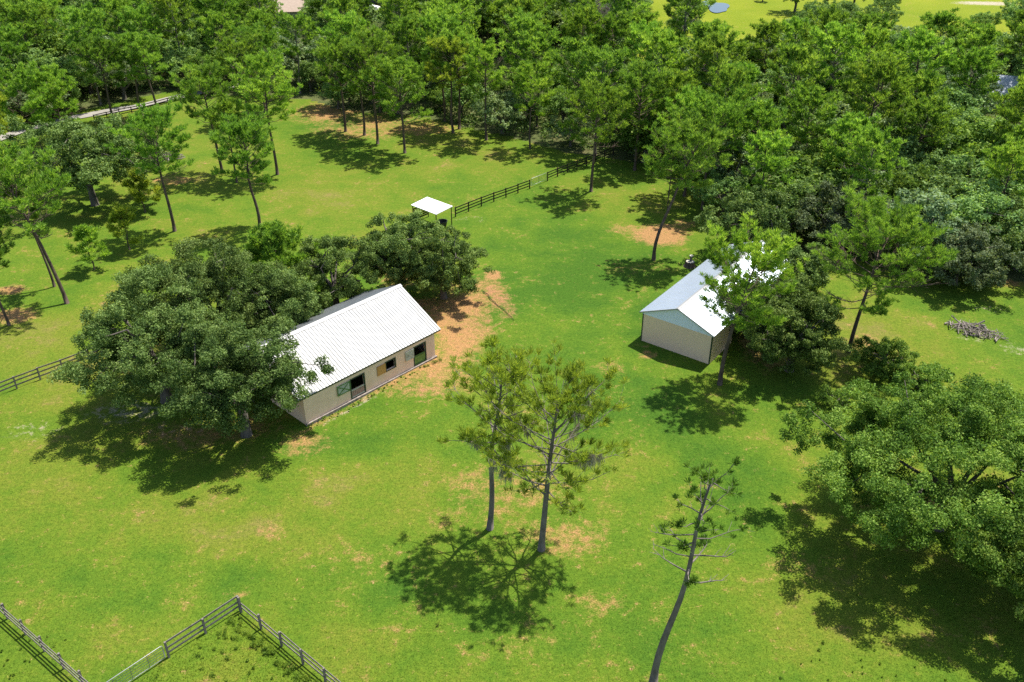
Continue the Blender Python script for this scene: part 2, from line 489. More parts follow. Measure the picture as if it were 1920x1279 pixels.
# ------------------------------------------------------------------ trees
def leaves_block(mb, C, size, outward, rng, tint, upbias=.5, rand=.85, aspect=.55):
    """many small leaf faces, one rhombus each"""
    k = len(C)
    nrm = unit(outward * .7 + np.array([0, 0, upbias]) + rng.normal(0, rand, (k, 3)))
    a = unit(np.cross(nrm, rng.normal(0, 1, (k, 3))))
    b_ = np.cross(nrm, a)
    L = (size * rng.uniform(.65, 1.3, k))[:, None]
    V = np.stack([C - a * L * .5, C - b_ * L * .5 * aspect + a * L * .05, C + a * L * .5, C + b_ * L * .5 * aspect + a * L * .05], 1)
    F = np.arange(k * 4).reshape(-1, 4)
    mb.add(V.reshape(-1, 3), F, np.repeat(tint, 4))

def oak(seed, H, R, npuff, per, leaf, puff, stretch=(1, 1), low=-.35, bark='bark_oak', leafm='oak', limbs=9, hole=.0, trunk_r=None, zf=.46):
    rng = np.random.default_rng(seed)
    puff *= .86
    npuff = int(npuff * 1.15)
    zc = H * zf
    cz = H - zc - puff * .45
    pts, prs = [], []
    lob = [(rng.uniform(0, 2 * np.pi), rng.uniform(-.3, .75), rng.uniform(.10, .28), rng.uniform(.35, .6)) for _ in range(9)]
    ga = math.pi * (3 - math.sqrt(5))
    for i in range(npuff):
        ct = low + (1 - low) * ((i + .5) / npuff) + rng.normal(0, .05)
        ct = min(max(ct, low), 1)
        az = i * ga + rng.normal(0, .25)
        st = math.sqrt(max(0, 1 - ct * ct))
        d = np.array([st * math.cos(az), st * math.sin(az), ct])
        rr_ = .99 + rng.uniform(-.30, .09)
        for la, lz, amp, wd in lob:
            ld = np.array([math.cos(la) * math.sqrt(1 - lz * lz), math.sin(la) * math.sqrt(1 - lz * lz), lz])
            rr_ += amp * math.exp(-((1 - d @ ld) / (wd * wd)) * 1.6) - amp * .22
        if rng.random() < .22:
            rr_ *= rng.uniform(.45, .8)
        if rng.random() < hole:
            continue
        pts.append(np.array([d[0] * R * rr_ * stretch[0], d[1] * R * rr_ * stretch[1], zc + d[2] * cz * rr_ * (1 if d[2] > 0 else .8)]))
        prs.append(puff * rng.uniform(.6, 1.3))
    mb = MB()
    for c_, pr in zip(pts, prs):
        k = int(per * (pr / puff) ** 2 * rng.uniform(.8, 1.2))
        # sub-sprays inside the puff give it its own broken outline
        ns = 7
        sc = unit(rng.normal(0, 1, (ns, 3))) * pr * rng.uniform(.45, .95, (ns, 1)) * np.array([1, 1, .72])
        which = rng.integers(0, ns, k)
        dv = unit(rng.normal(0, 1, (k, 3)))
        rad_ = pr * .52 * rng.random(k) ** .45
        off = sc[which] + dv * rad_[:, None] * np.array([1, 1, .7])
        pt_t = rng.normal(.5, .12)
        tint = np.clip(pt_t + rng.normal(0, .12, ns)[which] + rng.normal(0, .23, k), 0, 1)
        C = c_ + off
        keep = C[:, 2] > .25
        leaves_block(mb, C[keep], leaf, (unit(off) * .6 + dv * .4)[keep], rng, tint[keep])
    crown = mb.mesh("crown", M[leafm])
    tb = MB()
    tr_ = trunk_r or max(.16, H * .032)
    fork = H * rng.uniform(.16, .24)
    jit = rng.normal(0, .12, 2)
    tb.tube([(0, 0, -.3), (0, 0, .15), (jit[0] * .4, jit[1] * .4, fork * .5), (jit[0], jit[1], fork)], [tr_ * 1.7, tr_ * 1.25, tr_, tr_ * .95], 10)
    order = rng.permutation(len(pts))[:limbs * 3]
    base = np.array([jit[0], jit[1], fork])
    mains = []
    for q in range(limbs):
        az = q * 2 * math.pi / limbs + rng.normal(0, .25)
        e = rng.uniform(.25, 1.0)
        end = np.array([math.cos(az) * R * .55 * stretch[0] * (1 - .4 * e), math.sin(az) * R * .55 * stretch[1] * (1 - .4 * e), zc + cz * (e - .35) * .7])
        mid = base + (end - base) * .5 + np.array([0, 0, rng.uniform(-.3, .5)]) + rng.normal(0, .2, 3)
        tb.tube([base - np.array([0, 0, .2]), base + (mid - base) * .5 + rng.normal(0, .08, 3), mid, end], [tr_ * .62, tr_ * .5, tr_ * .36, tr_ * .2], 6)
        mains.append((mid, end))
    for q in order:
        md, en = mains[rng.integers(0, limbs)]
        best = min(mains, key=lambda mm: np.linalg.norm(mm[1] - pts[q]))
        s0 = best[1] if rng.random() < .6 else best[0] * .4 + best[1] * .6
        m2 = (s0 + pts[q]) / 2 + rng.normal(0, .15, 3) + np.array([0, 0, .15])
        tb.tube([s0, m2, pts[q]], [tr_ * .2, tr_ * .13, .025], 5)
    return tb.mesh("trunk", M[bark], True), crown

def tufts_block(mb, O, D, L, blades, wid, rng, tint, spread=.75):
    """each tuft: a brush of narrow needle bundles fanning from a twig tip"""
    k = len(O)
    d = D[:, None] + rng.normal(0, spread, (k, blades, 3)) * np.array([1, 1, .75])
    d = unit(d)
    ln = (L * rng.uniform(.7, 1.2, (k, 1)) * rng.uniform(.65, 1.15, (k, blades)))[..., None]
    o = O[:, None] + d * ln * .06 + rng.normal(0, .03, (k, blades, 3))
    side = unit(np.cross(d, rng.normal(0, 1, (k, blades, 3)))) * wid * rng.uniform(.7, 1.3, (k, blades))[..., None]
    mid = o + d * ln * .55
    V = np.stack([o - side * .4, mid - side, o + d * ln, mid + side], 2).reshape(-1, 3)
    F = np.arange(len(V)).reshape(-1, 4)
    t = np.clip(tint[:, None] + rng.normal(0, .14, (k, blades)), 0, 1)
    tt = np.repeat(t.reshape(-1), 4)
    mb.add(V, F, tt)

def pine(seed, H, R, cb=.6, lean=(0, 0), nb=30, blades=16, L=.42, wid=.03, top=.9, tuft_mult=1.0, moss=0, dead=0, bark='bark', leafm='pine', tr_=None,
         fork=None, prof=None, elev=None, droop=0.0, spread=.52, tint0=.55, bow=1.5):
    rng = np.random.default_rng(seed)
    tr_ = tr_ or .012 * H
    tb, mb, ms = MB(), MB(), MB()
    lean = np.array(lean, float)
    wob = rng.normal(0, .10, (2, 2))
    def axis(t):
        t = np.asarray(t, float)
        xy = lean[None] * (t[:, None] ** bow) + wob[0] * np.sin(t[:, None] * 4.2) + wob[1] * np.sin(t[:, None] * 9)
        return np.concatenate([xy, (t * H * .96)[:, None]], 1)
    ts = np.linspace(0, 1, 14)
    A = axis(ts); A[0, 2] = -.3
    tb.tube(A, tr_ * np.where(ts < .05, 1.4, 1.03 - .78 * ts ** 1.2), 9)
    O, D, T = [], [], []
    def add_tuft(o, d, t):
        O.append(o); D.append(d); T.append(t)
    prof = prof or (lambda s: .62 + .42 * math.sin(math.pi * min(1, s * 1.0)) if s < .75 else .62 + .42 * math.sin(math.pi * .75) - (s - .75) * 1.9)
    elev = elev or (lambda s: -.05 + .95 * s)
    for i in range(nb):
        s = ((i + rng.uniform(0, .9)) / nb) ** .8
        t = cb + (1 - cb) * s
        org = axis([min(t, 1)])[0]
        az = i * 2.39996 + rng.normal(0, .35)
        el = elev(s) + rng.normal(0, .13)
        ln = max(.5, R * prof(s) * rng.uniform(.7, 1.12))
        d0 = np.array([math.cos(az) * math.cos(el), math.sin(az) * math.cos(el), math.sin(el)])
        p1 = org + d0 * ln * .35 + rng.normal(0, .06, 3)
        p2 = org + d0 * ln * .7 + np.array([0, 0, .07 * ln - droop * ln * .1]) + rng.normal(0, .1, 3)
        p3 = org + d0 * ln + np.array([0, 0, .2 * ln - droop * ln * .4]) + rng.normal(0, .12, 3)
        br = max(.02, tr_ * .30 * (1.1 - .6 * s)) * rng.uniform(.7, 1.1)
        tb.tube([org - d0 * .05, p1, p2, p3], [br, br * .75, br * .5, .012], 5)
        isdead = rng.random() < dead * (1 - s)
        path = [p1, p2, p3]
        bt = np.clip(rng.normal(tint0, .12), 0, 1)
        nsub = max(2, int(round((3 + ln * 1.5) * tuft_mult)))
        for q in range(nsub):
            f = rng.uniform(.28, 1.0)
            o = p1 + (p2 - p1) * ((f - .28) / .36) if f < .64 else p2 + (p3 - p2) * ((f - .64) / .36)
            sa = az + rng.choice([-1, 1]) * rng.uniform(.4, 1.25)
            se = el * .5 + rng.uniform(.05, .75)
            sl = ln * rng.uniform(.14, .36) * (1.25 - .5 * f)
            sd_ = np.array([math.cos(sa) * math.cos(se), math.sin(sa) * math.cos(se), math.sin(se)])
            e = o + sd_ * sl
            tb.tube([o, (o + e) / 2 + rng.normal(0, .04, 3), e], [br * .35, br * .25, .008], 4)
            if isdead:
                continue
            for w_ in range(rng.integers(1, 4)):
                add_tuft(e - sd_ * sl * rng.uniform(0, .45) * (w_ > 0) + rng.normal(0, .10, 3), unit(sd_ * .5 + np.array([0, 0, .75])), bt)
        if not isdead:
            add_tuft(p3, unit(p3 - p2 + np.array([0, 0, .4])), bt)
        if moss and rng.random() < moss * (1 - .7 * s):
            for q in range(rng.integers(5, 12)):
                f = rng.uniform(.35, 1)
                o = p1 + (p3 - p1) * f + rng.normal(0, .06, 3)
                k = rng.integers(10, 22)
                ln_ = rng.uniform(.35, 1.3)
                Oo = o + rng.normal(0, .09, (k, 3))
                tufts_block(ms, Oo, np.tile(np.array([0, 0, -1.0]), (k, 1)), ln_, 2, .022, rng, np.full(k, rng.uniform(.3, .75)), .16)
    tip = axis([1.0])[0]
    for q in range(int(8 * tuft_mult)):
        add_tuft(tip + rng.normal(0, .3, 3) * np.array([1, 1, .6]), unit(np.array([0, 0, 1.0]) + rng.normal(0, .3, 3)), tint0)
    tufts_block(mb, np.array(O), np.array(D), L, blades, wid, rng, np.array(T), spread)
    out = [tb.mesh("trunk", M[bark], True), mb.mesh("crown", M[leafm])]
    if moss:
        out.append(ms.mesh("hanging_moss", M['moss']))
    return out

def plant_tree(name, meshes, loc, label, cat, group=None, rz=0.0, sc=1.0, extra=()):
    t = thing(name, label, cat, loc, rz, group)
    t.scale = (sc, sc, sc) if not isinstance(sc, tuple) else sc
    for nm, me in zip(("trunk", "crown") + tuple(extra), meshes):
        link_mesh(nm, me, t)
    return t

def gz(q):
    return (q[0], q[1], float(relief(np.array(q[0]), np.array(q[1]))) - .16)

# ---- the two tall pines in the middle of the lawn and the sparse one in front
plant_tree("pine_tree", pine(11, 15.2, 3.8, .47, (1.0, .2), 31, 24, .58, .026, moss=.15, leafm='pine_olive', tuft_mult=.9, spread=.5, tr_=.235, dead=.35, bark='bark_grey'),
           gz(P(918, 988)), "olive tinged pine with upswept crown, rear one of the pair on the lawn", "pine tree", extra=("moss",))
plant_tree("pine_tree", pine(23, 14.6, 5.2, .34, (1.0, .3), 46, 24, .58, .026, moss=.26, leafm='pine_olive', tuft_mult=.85, spread=.5, tr_=.25, dead=.42, bark='bark_grey'),
           gz(P(1015, 1027)), "tall pine with grey moss on its lower branches, front one of the lawn pair", "pine tree", extra=("moss",))
plant_tree("pine_tree", pine(37, 17.2, 4.2, .53, (2.4, 1.0), 24, 26, .42, .024, leafm='pine_dark', tuft_mult=.5, tr_=.24, dead=.75, bark='bark_grey', bow=1.2,
           prof=lambda s: (1.05 - .35 * s) * (.5 + .5 * math.sin(s * 37) ** 2), elev=lambda s: -.3 + .85 * s + .3 * math.sin(s * 51)), gz(P(1225, 1277)), "sickly leaning pine with bare twisted branches and only scattered needle tufts", "pine tree")
# ---- pines on the open grass
HERO = [
    (62, 285, 12.5, 4.6, .3, (-.3, .2), 811, 'pine', "full low crowned pine in front of the gravel road at the far left", 1.3),
    (122, 262, 11.0, 4.2, .25, (.2, .2), 821, 'pine', "bushy pine between the gravel road and the dark round oak", 1.3),
    (-20, 330, 13.0, 5.0, .35, (.4, .2), 823, 'pine_olive', "pine at the left edge in front of the gravel road", 1.3),
    # base u, v, H, R, crown base, lean, seed, leaf, label, mult
    (1350, 717, 14.8, 4.7, .46, (1.9, .6), 41, 'pine', "pine rising beside the metal shed, its crown hiding the shed's far roof", 1.5),
    (1592, 655, 14.6, 5.6, .34, (1.8, 1.2), 43, 'pine_green', "bright green full crowned pine right of the shed with a slanting trunk", 1.7),
    (1226, 484, 16.6, 4.3, .62, (4.6, 1.6), 47, 'pine', "strongly slanting pine over the orange bare patch", 1.0),
    (327, 430, 15.2, 4.6, .55, (-.6, .2), 53, 'pine', "straight pine with flat spreading crown in front of the grey brush heap", 1.0),
    (487, 428, 14.0, 4.0, .5, (-.6, .2), 59, 'pine', "slim pine with small crown alone on the olive grass beyond the stable", .9),
    (520, 325, 17.2, 4.6, .5, (-.3, .2), 61, 'pine', "tall thick crowned pine at the middle of the far paddock", 1.1),
    (417, 322, 15.5, 4.6, .52, (-1.0, .2), 67, 'pine_green', "fresh green pine between the grey brush heap and the tall paddock pine", 1.1),
    (444, 340, 12.5, 2.4, .35, (-.2, .2), 71, 'pine', "narrow pine with short drooping branches close behind the slim lone pine", .9),
    (125, 565, 17.0, 5.2, .55, (-3.6, .8), 73, 'pine', "thick trunked pine leaning over the grass behind the big oaks", 1.15),
    (101, 533, 12.5, 2.6, .6, (-1.6, .4), 79, 'pine_dark', "thin mossy trunked pine just behind the thick leaning one", .6),
    (17, 608, 11.5, 3.2, .62, (-1.0, .3), 83, 'pine_dark', "small headed pine at the picture's left edge by a bare soil patch", .7),
    (176, 503, 5.2, 2.2, .2, (0, 0), 89, 'pine', "young pine with open crown just behind the big oaks", .8),
    (243, 466, 5.4, 2.6, .2, (0, 0), 97, 'pine_olive', "young bushy olive pine behind the top of the big oaks", .9),
    (272, 395, 5.5, 2.6, .12, (0, 0), 101, 'pine_olive', "yellowish young pine at the foot of the dark round oak", 1.2),
    (530, 575, 8.8, 5.4, .22, (0, 0), 103, 'pine', "bright young pine with candle like shoots tucked behind the stable's oaks", 1.3),
    (1108, 358, 14.8, 4.6, .5, (.5, .2), 107, 'pine', "pine with dead side branches standing beside the far end of the rail fence", 1.0),
    (1190, 317, 15.5, 4.0, .45, (.2, .2), 109, 'pine_green', "straight green pine at the wood edge right of the rail fence", 1.0),
    (1283, 365, 14.5, 4.0, .55, (.5, .2), 113, 'pine', "pine with reddish base behind the slanting pine", 1.0),
    (1317, 390, 14.5, 4.2, .55, (.4, .2), 127, 'pine', "slim pine at the corner of the oak line past the orange patch", 1.0),
    (1252, 395, 9.5, 1.8, .7, (-.1, .1), 131, 'pine_dark', "thin half dead pine close beside the slanting pine", .5),
    (994, 278, 13.0, 3.4, .45, (.1, .2), 137, 'pine', "pine with pale bare limbs at the wood edge behind the rail fence", .8),
    (912, 262, 15.5, 3.6, .5, (.0, .2), 139, 'pine', "straight pale trunked pine at the wood edge above the gate", 1.0),
    (861, 241, 16.5, 3.8, .5, (.1, .2), 149, 'pine', "rear pine of a close twin pair at the wood edge", 1.0),
    (850, 248, 15.5, 3.8, .5, (-.1, .2), 151, 'pine_olive', "front pine of a close twin pair at the wood edge", 1.0),
    (759, 285, 13.8, 4.6, .42, (-.2, .2), 157, 'pine_green', "broad low crowned pine standing out furthest into the far paddock", 1.2),
    (708, 268, 16.5, 4.8, .45, (-.2, .2), 163, 'pine', "thickest trunked pine of the far paddock edge", 1.2),
    (683, 252, 15.0, 3.8, .5, (-.1, .2), 167, 'pine_green', "slender pine just behind the thickest trunked paddock pine", 1.0),
    (648, 245, 14.5, 4.0, .5, (-.4, .2), 173, 'pine', "leaning mossy pine at the rust brown wood edge", .9),
    (213, 226, 13.5, 3.8, .5, (-.2, .2), 179, 'pine', "pine with forked pale limb beside the gravel road", 1.0),
    (268, 217, 14.0, 3.2, .5, (-.4, .2), 181, 'pine', "straight pine next to the roadside rail fence", .9),
    (297, 220, 14.5, 3.8, .5, (-1.0, .2), 191, 'pine_green', "slanting pine next to the roadside rail fence", .9),
    (466, 228, 14.0, 3.8, .5, (.5, .2), 193, 'pine', "pine leaning over the far paddock's upper corner", 1.0),
    (497, 208, 14.5, 4.0, .5, (-.2, .2), 197, 'pine', "pine at the far paddock's shaded upper corner", 1.0),
]
for u, v, H, R, cb, lean, seed, leafm, label, mult in HERO:
    dist = P(u, v)[1]
    bl, wd, ln = (24, .03, .52) if dist < 90 else (18, .046, .62)
    yb = H < 10 and cb < .4
    kw = {}
    if yb:
        kw = dict(prof=lambda s: 1.0 - .75 * s, elev=lambda s: .15 + .9 * s)
    plant_tree("pine_tree", pine(seed, H * (.94 if H > 10 else 1), R * 1.08, cb, lean, 36 if R > 3 else 24, bl, ln, wd, leafm=leafm, tuft_mult=mult * 1.5, dead=.2 if not yb else 0,
               bark='bark' if seed % 3 else 'bark_grey', tr_=(.22 if H > 13 else .15 if H > 10 else .09), **kw), gz(P(u, v)), label, "pine tree")

# ---- oaks on the open grass
OAKS = [
    (1438, 668, 9.6, 4.6, 70, 651, 0.195, 1.0, (1, 1), 'oak', "dense oak pressed against the metal shed's open bays", 353),
    # u, v, H, R, npuff, per, leaf, puff, stretch, leafm, label
    (462, 812, 13.0, 7.8, 125, 806, 0.195, 1.3, (1.05, .95), 'oak', "front oak of the huge dark group, its bough lying over the stable roof", 211),
    (312, 748, 14.0, 8.2, 140, 806, 0.195, 1.35, (1.0, 1.0), 'oak', "broad oak casting the largest shadow beside the stable, at the group's left end", 223),
    (410, 662, 15.0, 8.6, 130, 744, 0.195, 1.35, (1.1, .9), 'oak', "tallest oak of the dark group, rearmost of those touching the stable", 227),
    (530, 650, 10.8, 5.6, 80, 713, 0.195, 1.15, (1, 1), 'oak', "oak pressed against the stable's back wall", 229),
    (632, 578, 10.8, 6.0, 88, 666, 0.195, 1.1, (1.1, .9), 'oak', "smaller oak behind the middle of the stable roof", 233),
    (748, 548, 12.8, 5.8, 100, 713, 0.195, 1.1, (1, 1), 'oak', "round dark oak behind the stable ridge, below the white roofed shelter", 239),
    (832, 556, 10.8, 5.5, 90, 713, 0.187, 1.05, (1.1, 1), 'oak', "low spreading oak at the stable's far corner by the bare soil", 241),
    (178, 382, 14.6, 11.2, 140, 420, .32, 1.5, (1.15, 1.0), 'oak', "large dark round oak alone near the gravel road", 251),
    (1760, 985, 13.4, 10.8, 330, 806, 0.187, 1.3, (1.36, 1.0), 'oak_bright', "huge bright green oak filling the lower right corner, trunk in a hollow", 257),
    (1935, 1145, 10.6, 8.4, 150, 806, 0.179, 1.2, (1, 1), 'oak_bright', "oak cut off by the picture's lower right edge", 263),
    (1480, 692, 11.2, 5.6, 100, 713, 0.195, 1.1, (1, 1), 'oak', "dark oak shading the side wall of the metal shed", 269),
    (1400, 628, 9.0, 5.0, 76, 651, 0.195, 1.0, (1.25, .85), 'oak', "small oak spreading a low bough over the shed roof", 271),
    (1415, 480, 10.5, 6.0, 78, 380, .30, 1.3, (1, 1), 'oak', "dark oak at the wood corner above the metal shed", 277),
    (1575, 470, 10.5, 6.4, 78, 380, .30, 1.35, (1.1, 1), 'oak_grey', "grey green oak in the line behind the bright pine", 281),
    (1790, 530, 9.2, 6.0, 76, 400, .28, 1.3, (1, 1), 'oak_grey', "olive grey oak with a dull sagging crown right of the bright pine", 283),
    (1905, 500, 10.5, 6.8, 80, 380, .30, 1.4, (1, 1), 'oak', "deep green oak at the picture's right edge above the debris", 293),
    (1690, 430, 10.5, 6.4, 78, 360, .32, 1.4, (1.1, 1), 'oak_bright', "mid green oak mounded behind the olive grey oak", 307),
    (1500, 550, 7.4, 4.2, 48, 380, .27, 1.1, (1, 1), 'oak', "bushy oak behind the back end of the metal shed", 311),
    (1655, 690, 4.2, 3.4, 44, 434, 0.172, .75, (1.2, 1), 'oak_bright', "sapling thicket between the slanting pine and the big corner oak", 313),
    (1722, 722, 3.2, 2.8, 34, 372, 0.172, .65, (1.2, 1), 'oak_bright', "low sprouting sapling beside the big corner oak", 317),
    (1570, 760, 2.2, 2.0, 18, 372, 0.156, .6, (1, 1), 'oak_bright', "small sapling in the shade line beside the big corner oak", 331),
]
BUSHY = {233, 239, 241, 269, 353, 271, 277, 281, 283, 307, 311, 313, 317, 331}   # foliage reaches the ground
for u, v, H, R, npf, per, leaf, puff, stc, leafm, label, seed in OAKS:
    plant_tree("oak_tree" if H > 4 else "sapling", oak(seed, H, R, npf, per, leaf, puff, stc, leafm=leafm, hole=(.03 if u > 1750 and v > 900 else .09), low=(-.9 if seed in BUSHY else -.62 if v < 720 or u < 600 else -.45), zf=.40 if seed in BUSHY else .46), gz(P(u, v)), label, "oak tree" if H > 4 else "sapling")

# ------------------------------------------------------------------ the wood
PV = [pine(400 + i, 15.0, 4.2, .46, (random.Random(i).uniform(-1, 1), random.Random(i + 9).uniform(-1, 1)), 34, 14, .74, .07, tuft_mult=1.25, dead=.12,
           leafm=('pine', 'pine_green', 'pine', 'pine', 'pine')[i], tr_=.2, bark=('bark', 'bark_grey')[i % 2]) for i in range(5)]
OV = [oak(500 + i, (11, 12, 10, 12, 9, 11, 10)[i], (5.4, 6.2, 5.0, 5.6, 4.6, 6.4, 5.2)[i], 58, 165, .40, 1.35,
          leafm=('wood_oak', 'wood_oak', 'wood_grey', 'wood_oak', 'oak_bright', 'wood_grey', 'wood_oak')[i], hole=.05, limbs=5) for i in range(7)]
R_ = random.Random(77)
# sight lines the wood leaves open: u0, u1, v0, v1, standing at ground row
GAPS = [(516, 566, -5, 18, -10), (684, 706, 0, 19, -10), (900, 938, 72, 104, 84), (1027, 1053, 63, 80, 72), (1335, 1362, 2, 24, 2), (1878, 1920, 150, 164, 164),
        (1352, 1472, 12, 38, -10), (1214, 1240, 18, 36, 0), (1690, 1872, 4, 36, -10), (30, 52, 238, 250, 240), (122, 150, 216, 226, 215), (200, 332, 183, 212, 182)]

def blocks(x, y, H, R):
    u, vt, d = proj(np.array([x, y, H]))
    _, vb, _ = proj(np.array([x, y, H * .25]))
    ru = R * .9 * FPX / d
    for u0, u1, v0, v1, vg in GAPS:
        if y < P(.5 * (u0 + u1), vg)[1] and u + ru > u0 and u - ru < u1 and vt - 2 < v1 and vb > v0:
            return True
    return False

def wood_area(u, v):
    if u < 330:
        return "beyond the gravel road" if v > 120 else "at the top left behind the roadside trees"
    if u < 620:
        return "behind the far paddock's shaded corner" if v > 110 else "near the tan roofed house"
    if u < 960:
        return "behind the row of paddock pines" if v > 120 else "in front of the white roofed building"
    if u < 1340:
        return "behind the far end of the rail fence" if v > 150 else "around the distant bare orange clearing"
    if u < 1640:
        return "above the dark oak corner" if v > 160 else "in front of the distant pond lawn"
    return "above the olive grey oak" if v > 170 else "near the blue grey roof and distant lawn"

placed = []
hero_xy = [(P(o[0], o[1])[0], P(o[0], o[1])[1], o[3]) for o in HERO] + [(P(o[0], o[1])[0], P(o[0], o[1])[1], o[3]) for o in OAKS]
cands = []
n_p = n_o = 0
ok_area = lambda x, y: inside(np.array([x]), np.array([y]), WOOD)[0] and not inside(np.array([x]), np.array([y]), FAIRWAY)[0]
for kind, count in (('o', 16000), ('p', 9000)):
    for _ in range(count):
        y = R_.uniform(80, 292)
        x = R_.uniform(-190, 190)
        u, v, d = proj(np.array([x, y, 0.0]))
        if u < -110 or u > 2030 or v < -2 or not ok_area(x, y):
            continue
        if kind == 'p':
            # pines rise out of the oaks, thickest towards the paddock
            pp = .5 if (300 < u < 1330 and v > 95) else .32 if u < 330 and v > 100 else .08 if u < 1350 else .18 if v > 150 else .04
            if R_.random() > pp:
                continue
            H, R, sepr = R_.uniform(12.5, 16.5), 3.9, 6.0 * R_.uniform(.85, 1.3)
        else:
            H, R, sepr = R_.uniform(8.5, 13), 5.4, (7.1 if y < 190 else 8.1) * R_.uniform(.8, 1.15)
            if v > 95 and 300 < u < 1330:
                H *= R_.uniform(.6, .95)
        if u > 1340 and v > 400:
            H *= .85
        if any((x - a) ** 2 + (y - b_) ** 2 < (.5 * (sepr + c_) if k_ == kind else 2.4) ** 2 for a, b_, c_, k_ in placed):
            continue
        if any((x - a) ** 2 + (y - b_) ** 2 < (max(2.2, .55 * c_ + 1.2)) ** 2 for a, b_, c_ in hero_xy):
            continue
        if blocks(x, y, H, R):
            continue
        placed.append((x, y, sepr, kind))
        cands.append((kind, x, y, H))
FAR = [(1490, 22, 10), (1545, 18, 11), (1600, 12, 10), (1520, 62, 9), (1575, 70, 10), (1640, 62, 9.5), (1660, 30, 10), (1838, 62, 6.5), (1905, 70, 11), (1945, 40, 11), (1700, 100, 7), (1290, 40, 9), (1275, 80, 9), (1300, 5, 9), (1430, 2, 5), (1180, 30, 10)]
KINDS_O = ["dark broadleaf tree", "wide dark broadleaf tree", "grey green broadleaf tree", "tall dark broadleaf tree", "bright broadleaf tree", "dull grey broadleaf tree", "round dark broadleaf tree"]
KINDS_P = ["leafy pine", "fresh green pine", "pale barked pine", "olive pine", "open crowned pine"]
for kind, x, y, H in cands:
    u, v, d = proj(np.array([x, y, 0.0]))
    area = wood_area(u, v)
    if kind == 'p' and n_p < 262:
        i = R_.randrange(5)
        s = H / 15.0
        plant_tree("pine_tree", PV[i], gz((x, y)), f"{KINDS_P[i]} in the wood {area}", "pine tree", f"{KINDS_P[i]}s of the wood {area}", R_.uniform(0, 6.28), (s * R_.uniform(.9, 1.15),) * 2 + (s,))
        n_p += 1
    else:
        i = R_.randrange(7)
        s = H / (11, 12, 10, 12, 9, 11, 10)[i]
        plant_tree("broadleaf_tree", OV[i], gz((x, y)), f"{KINDS_O[i]} in the wood {area}", "broadleaf tree", f"{KINDS_O[i]}s of the wood {area}", R_.uniform(0, 6.28), (s * R_.uniform(.98, 1.28) * (1 if y < 190 else 1.12),) * 2 + (s,))
        n_o += 1
for k, (u, v, H) in enumerate(FAR):
    i = (0, 1, 3, 6)[k % 4]
    s = H / (11, 12, 10, 12, 9, 11, 10)[i]
    q = P(u, v)
    plant_tree("broadleaf_tree", OV[i], gz(q), f"{KINDS_O[i]} standing on the distant yellow green lawn", "broadleaf tree", "trees on the distant lawn", k * 1.3, s)
print("wood:", n_p, "pines", n_o, "oaks")

# vine-smothered trunks and a dead tree inside the wood
def vine_trunk(seed, H):
    rng = np.random.default_rng(seed)
    tb, mb = MB(), MB()
    pts = np.array([(math.sin(k * .8) * .18 + .05 * k, .1 * math.cos(k), k * H / 8) for k in range(9)])
    tb.tube(pts, np.linspace(.2, .07, 9), 8)
    for k in range(3):
        a = rng.uniform(0, 6.28)
        o = pts[5 + k]
        tb.tube([o, o + np.array([math.cos(a) * .9, math.sin(a) * .9, .5]), o + np.array([math.cos(a) * 1.8, math.sin(a) * 1.8, 1.3])], [.06, .045, .02], 5)
    k = 5200
    t = rng.random(k) ** 1.1
    ii = np.clip((t * 8).astype(int), 0, 7)
    base = pts[ii] + (pts[ii + 1] - pts[ii]) * ((t * 8) - ii)[:, None]
    dv = unit(rng.normal(0, 1, (k, 3)) * np.array([1, 1, .3]))
    rr_ = (.75 - .35 * t + .35 * (t > .82)) * (.75 + .35 * np.sin(t * 23 + seed)) * rng.random(k) ** .4
    leaves_block(mb, base + dv * rr_[:, None], .24, dv, rng, np.clip(rng.normal(.35, .2, k) + .3 * (t > .85), 0, 1))
    return tb.mesh("trunk", M['bark'], True), mb.mesh("vine", M['vine'])
for (u, v, H, lb, sd_) in ((1438, 285, 11.5, "dead trunk smothered in dark vine in the wood above the dark oak corner", 3), (1672, 292, 10.5, "vine wrapped dark trunk in the wood above the mid green oak", 5)):
    t = thing("vine_covered_tree", lb, "tree", gz(P(u, v)))
    a, b_ = vine_trunk(sd_, H)
    link_mesh("trunk", a, t); link_mesh("vine", b_, t)

dt = pine(611, 14.5, 4.0, .5, (.3, .1), 26, 8, .5, .03, leafm='dead', bark='bark_grey', tuft_mult=1.2, dead=.5, tr_=.18, elev=lambda s: .35 + .8 * s)
plant_tree("dead_tree", dt, gz(P(1124, 168)), "leafless grey dead tree among the green crowns above the rail fence", "dead tree")

# undergrowth below and between the trunks
rng = np.random.default_rng(5)
ub = MB()
cx, cy = rng.uniform(-170, 170, 60000), rng.uniform(80, 285, 60000)
u_, v_, d_ = proj(np.stack([cx, cy, np.zeros_like(cx)], -1))
ok = inside(cx, cy, WOOD) & ~inside(cx, cy, FAIRWAY) & (u_ > -60) & (u_ < 1980) & (v_ > -2)
for u0, u1, v0, v1, vg in GAPS:
    ok &= ~((u_ > u0 - 6) & (u_ < u1 + 6) & (v_ > v0 - 4) & (v_ < v1 + 14))
cx, cy = cx[ok], cy[ok]
keep = rng.random(len(cx)) < np.where(cy < 175, .22, .12)
cx, cy = cx[keep], cy[keep]
for x, y in zip(cx, cy):
    pr = rng.uniform(.7, 1.9)
    k = int(34 * pr)
    dv = unit(rng.normal(0, 1, (k, 3)))
    off = dv * (pr * rng.random(k) ** .4)[:, None] * np.array([1, 1, .8])
    C = np.array([x, y, pr * .6]) + off
    C[:, 2] = np.maximum(C[:, 2], .1)
    leaves_block(ub, C, .42, dv, rng, np.clip(rng.normal(.45, .2, k) + rng.normal(0, .12), 0, 1))
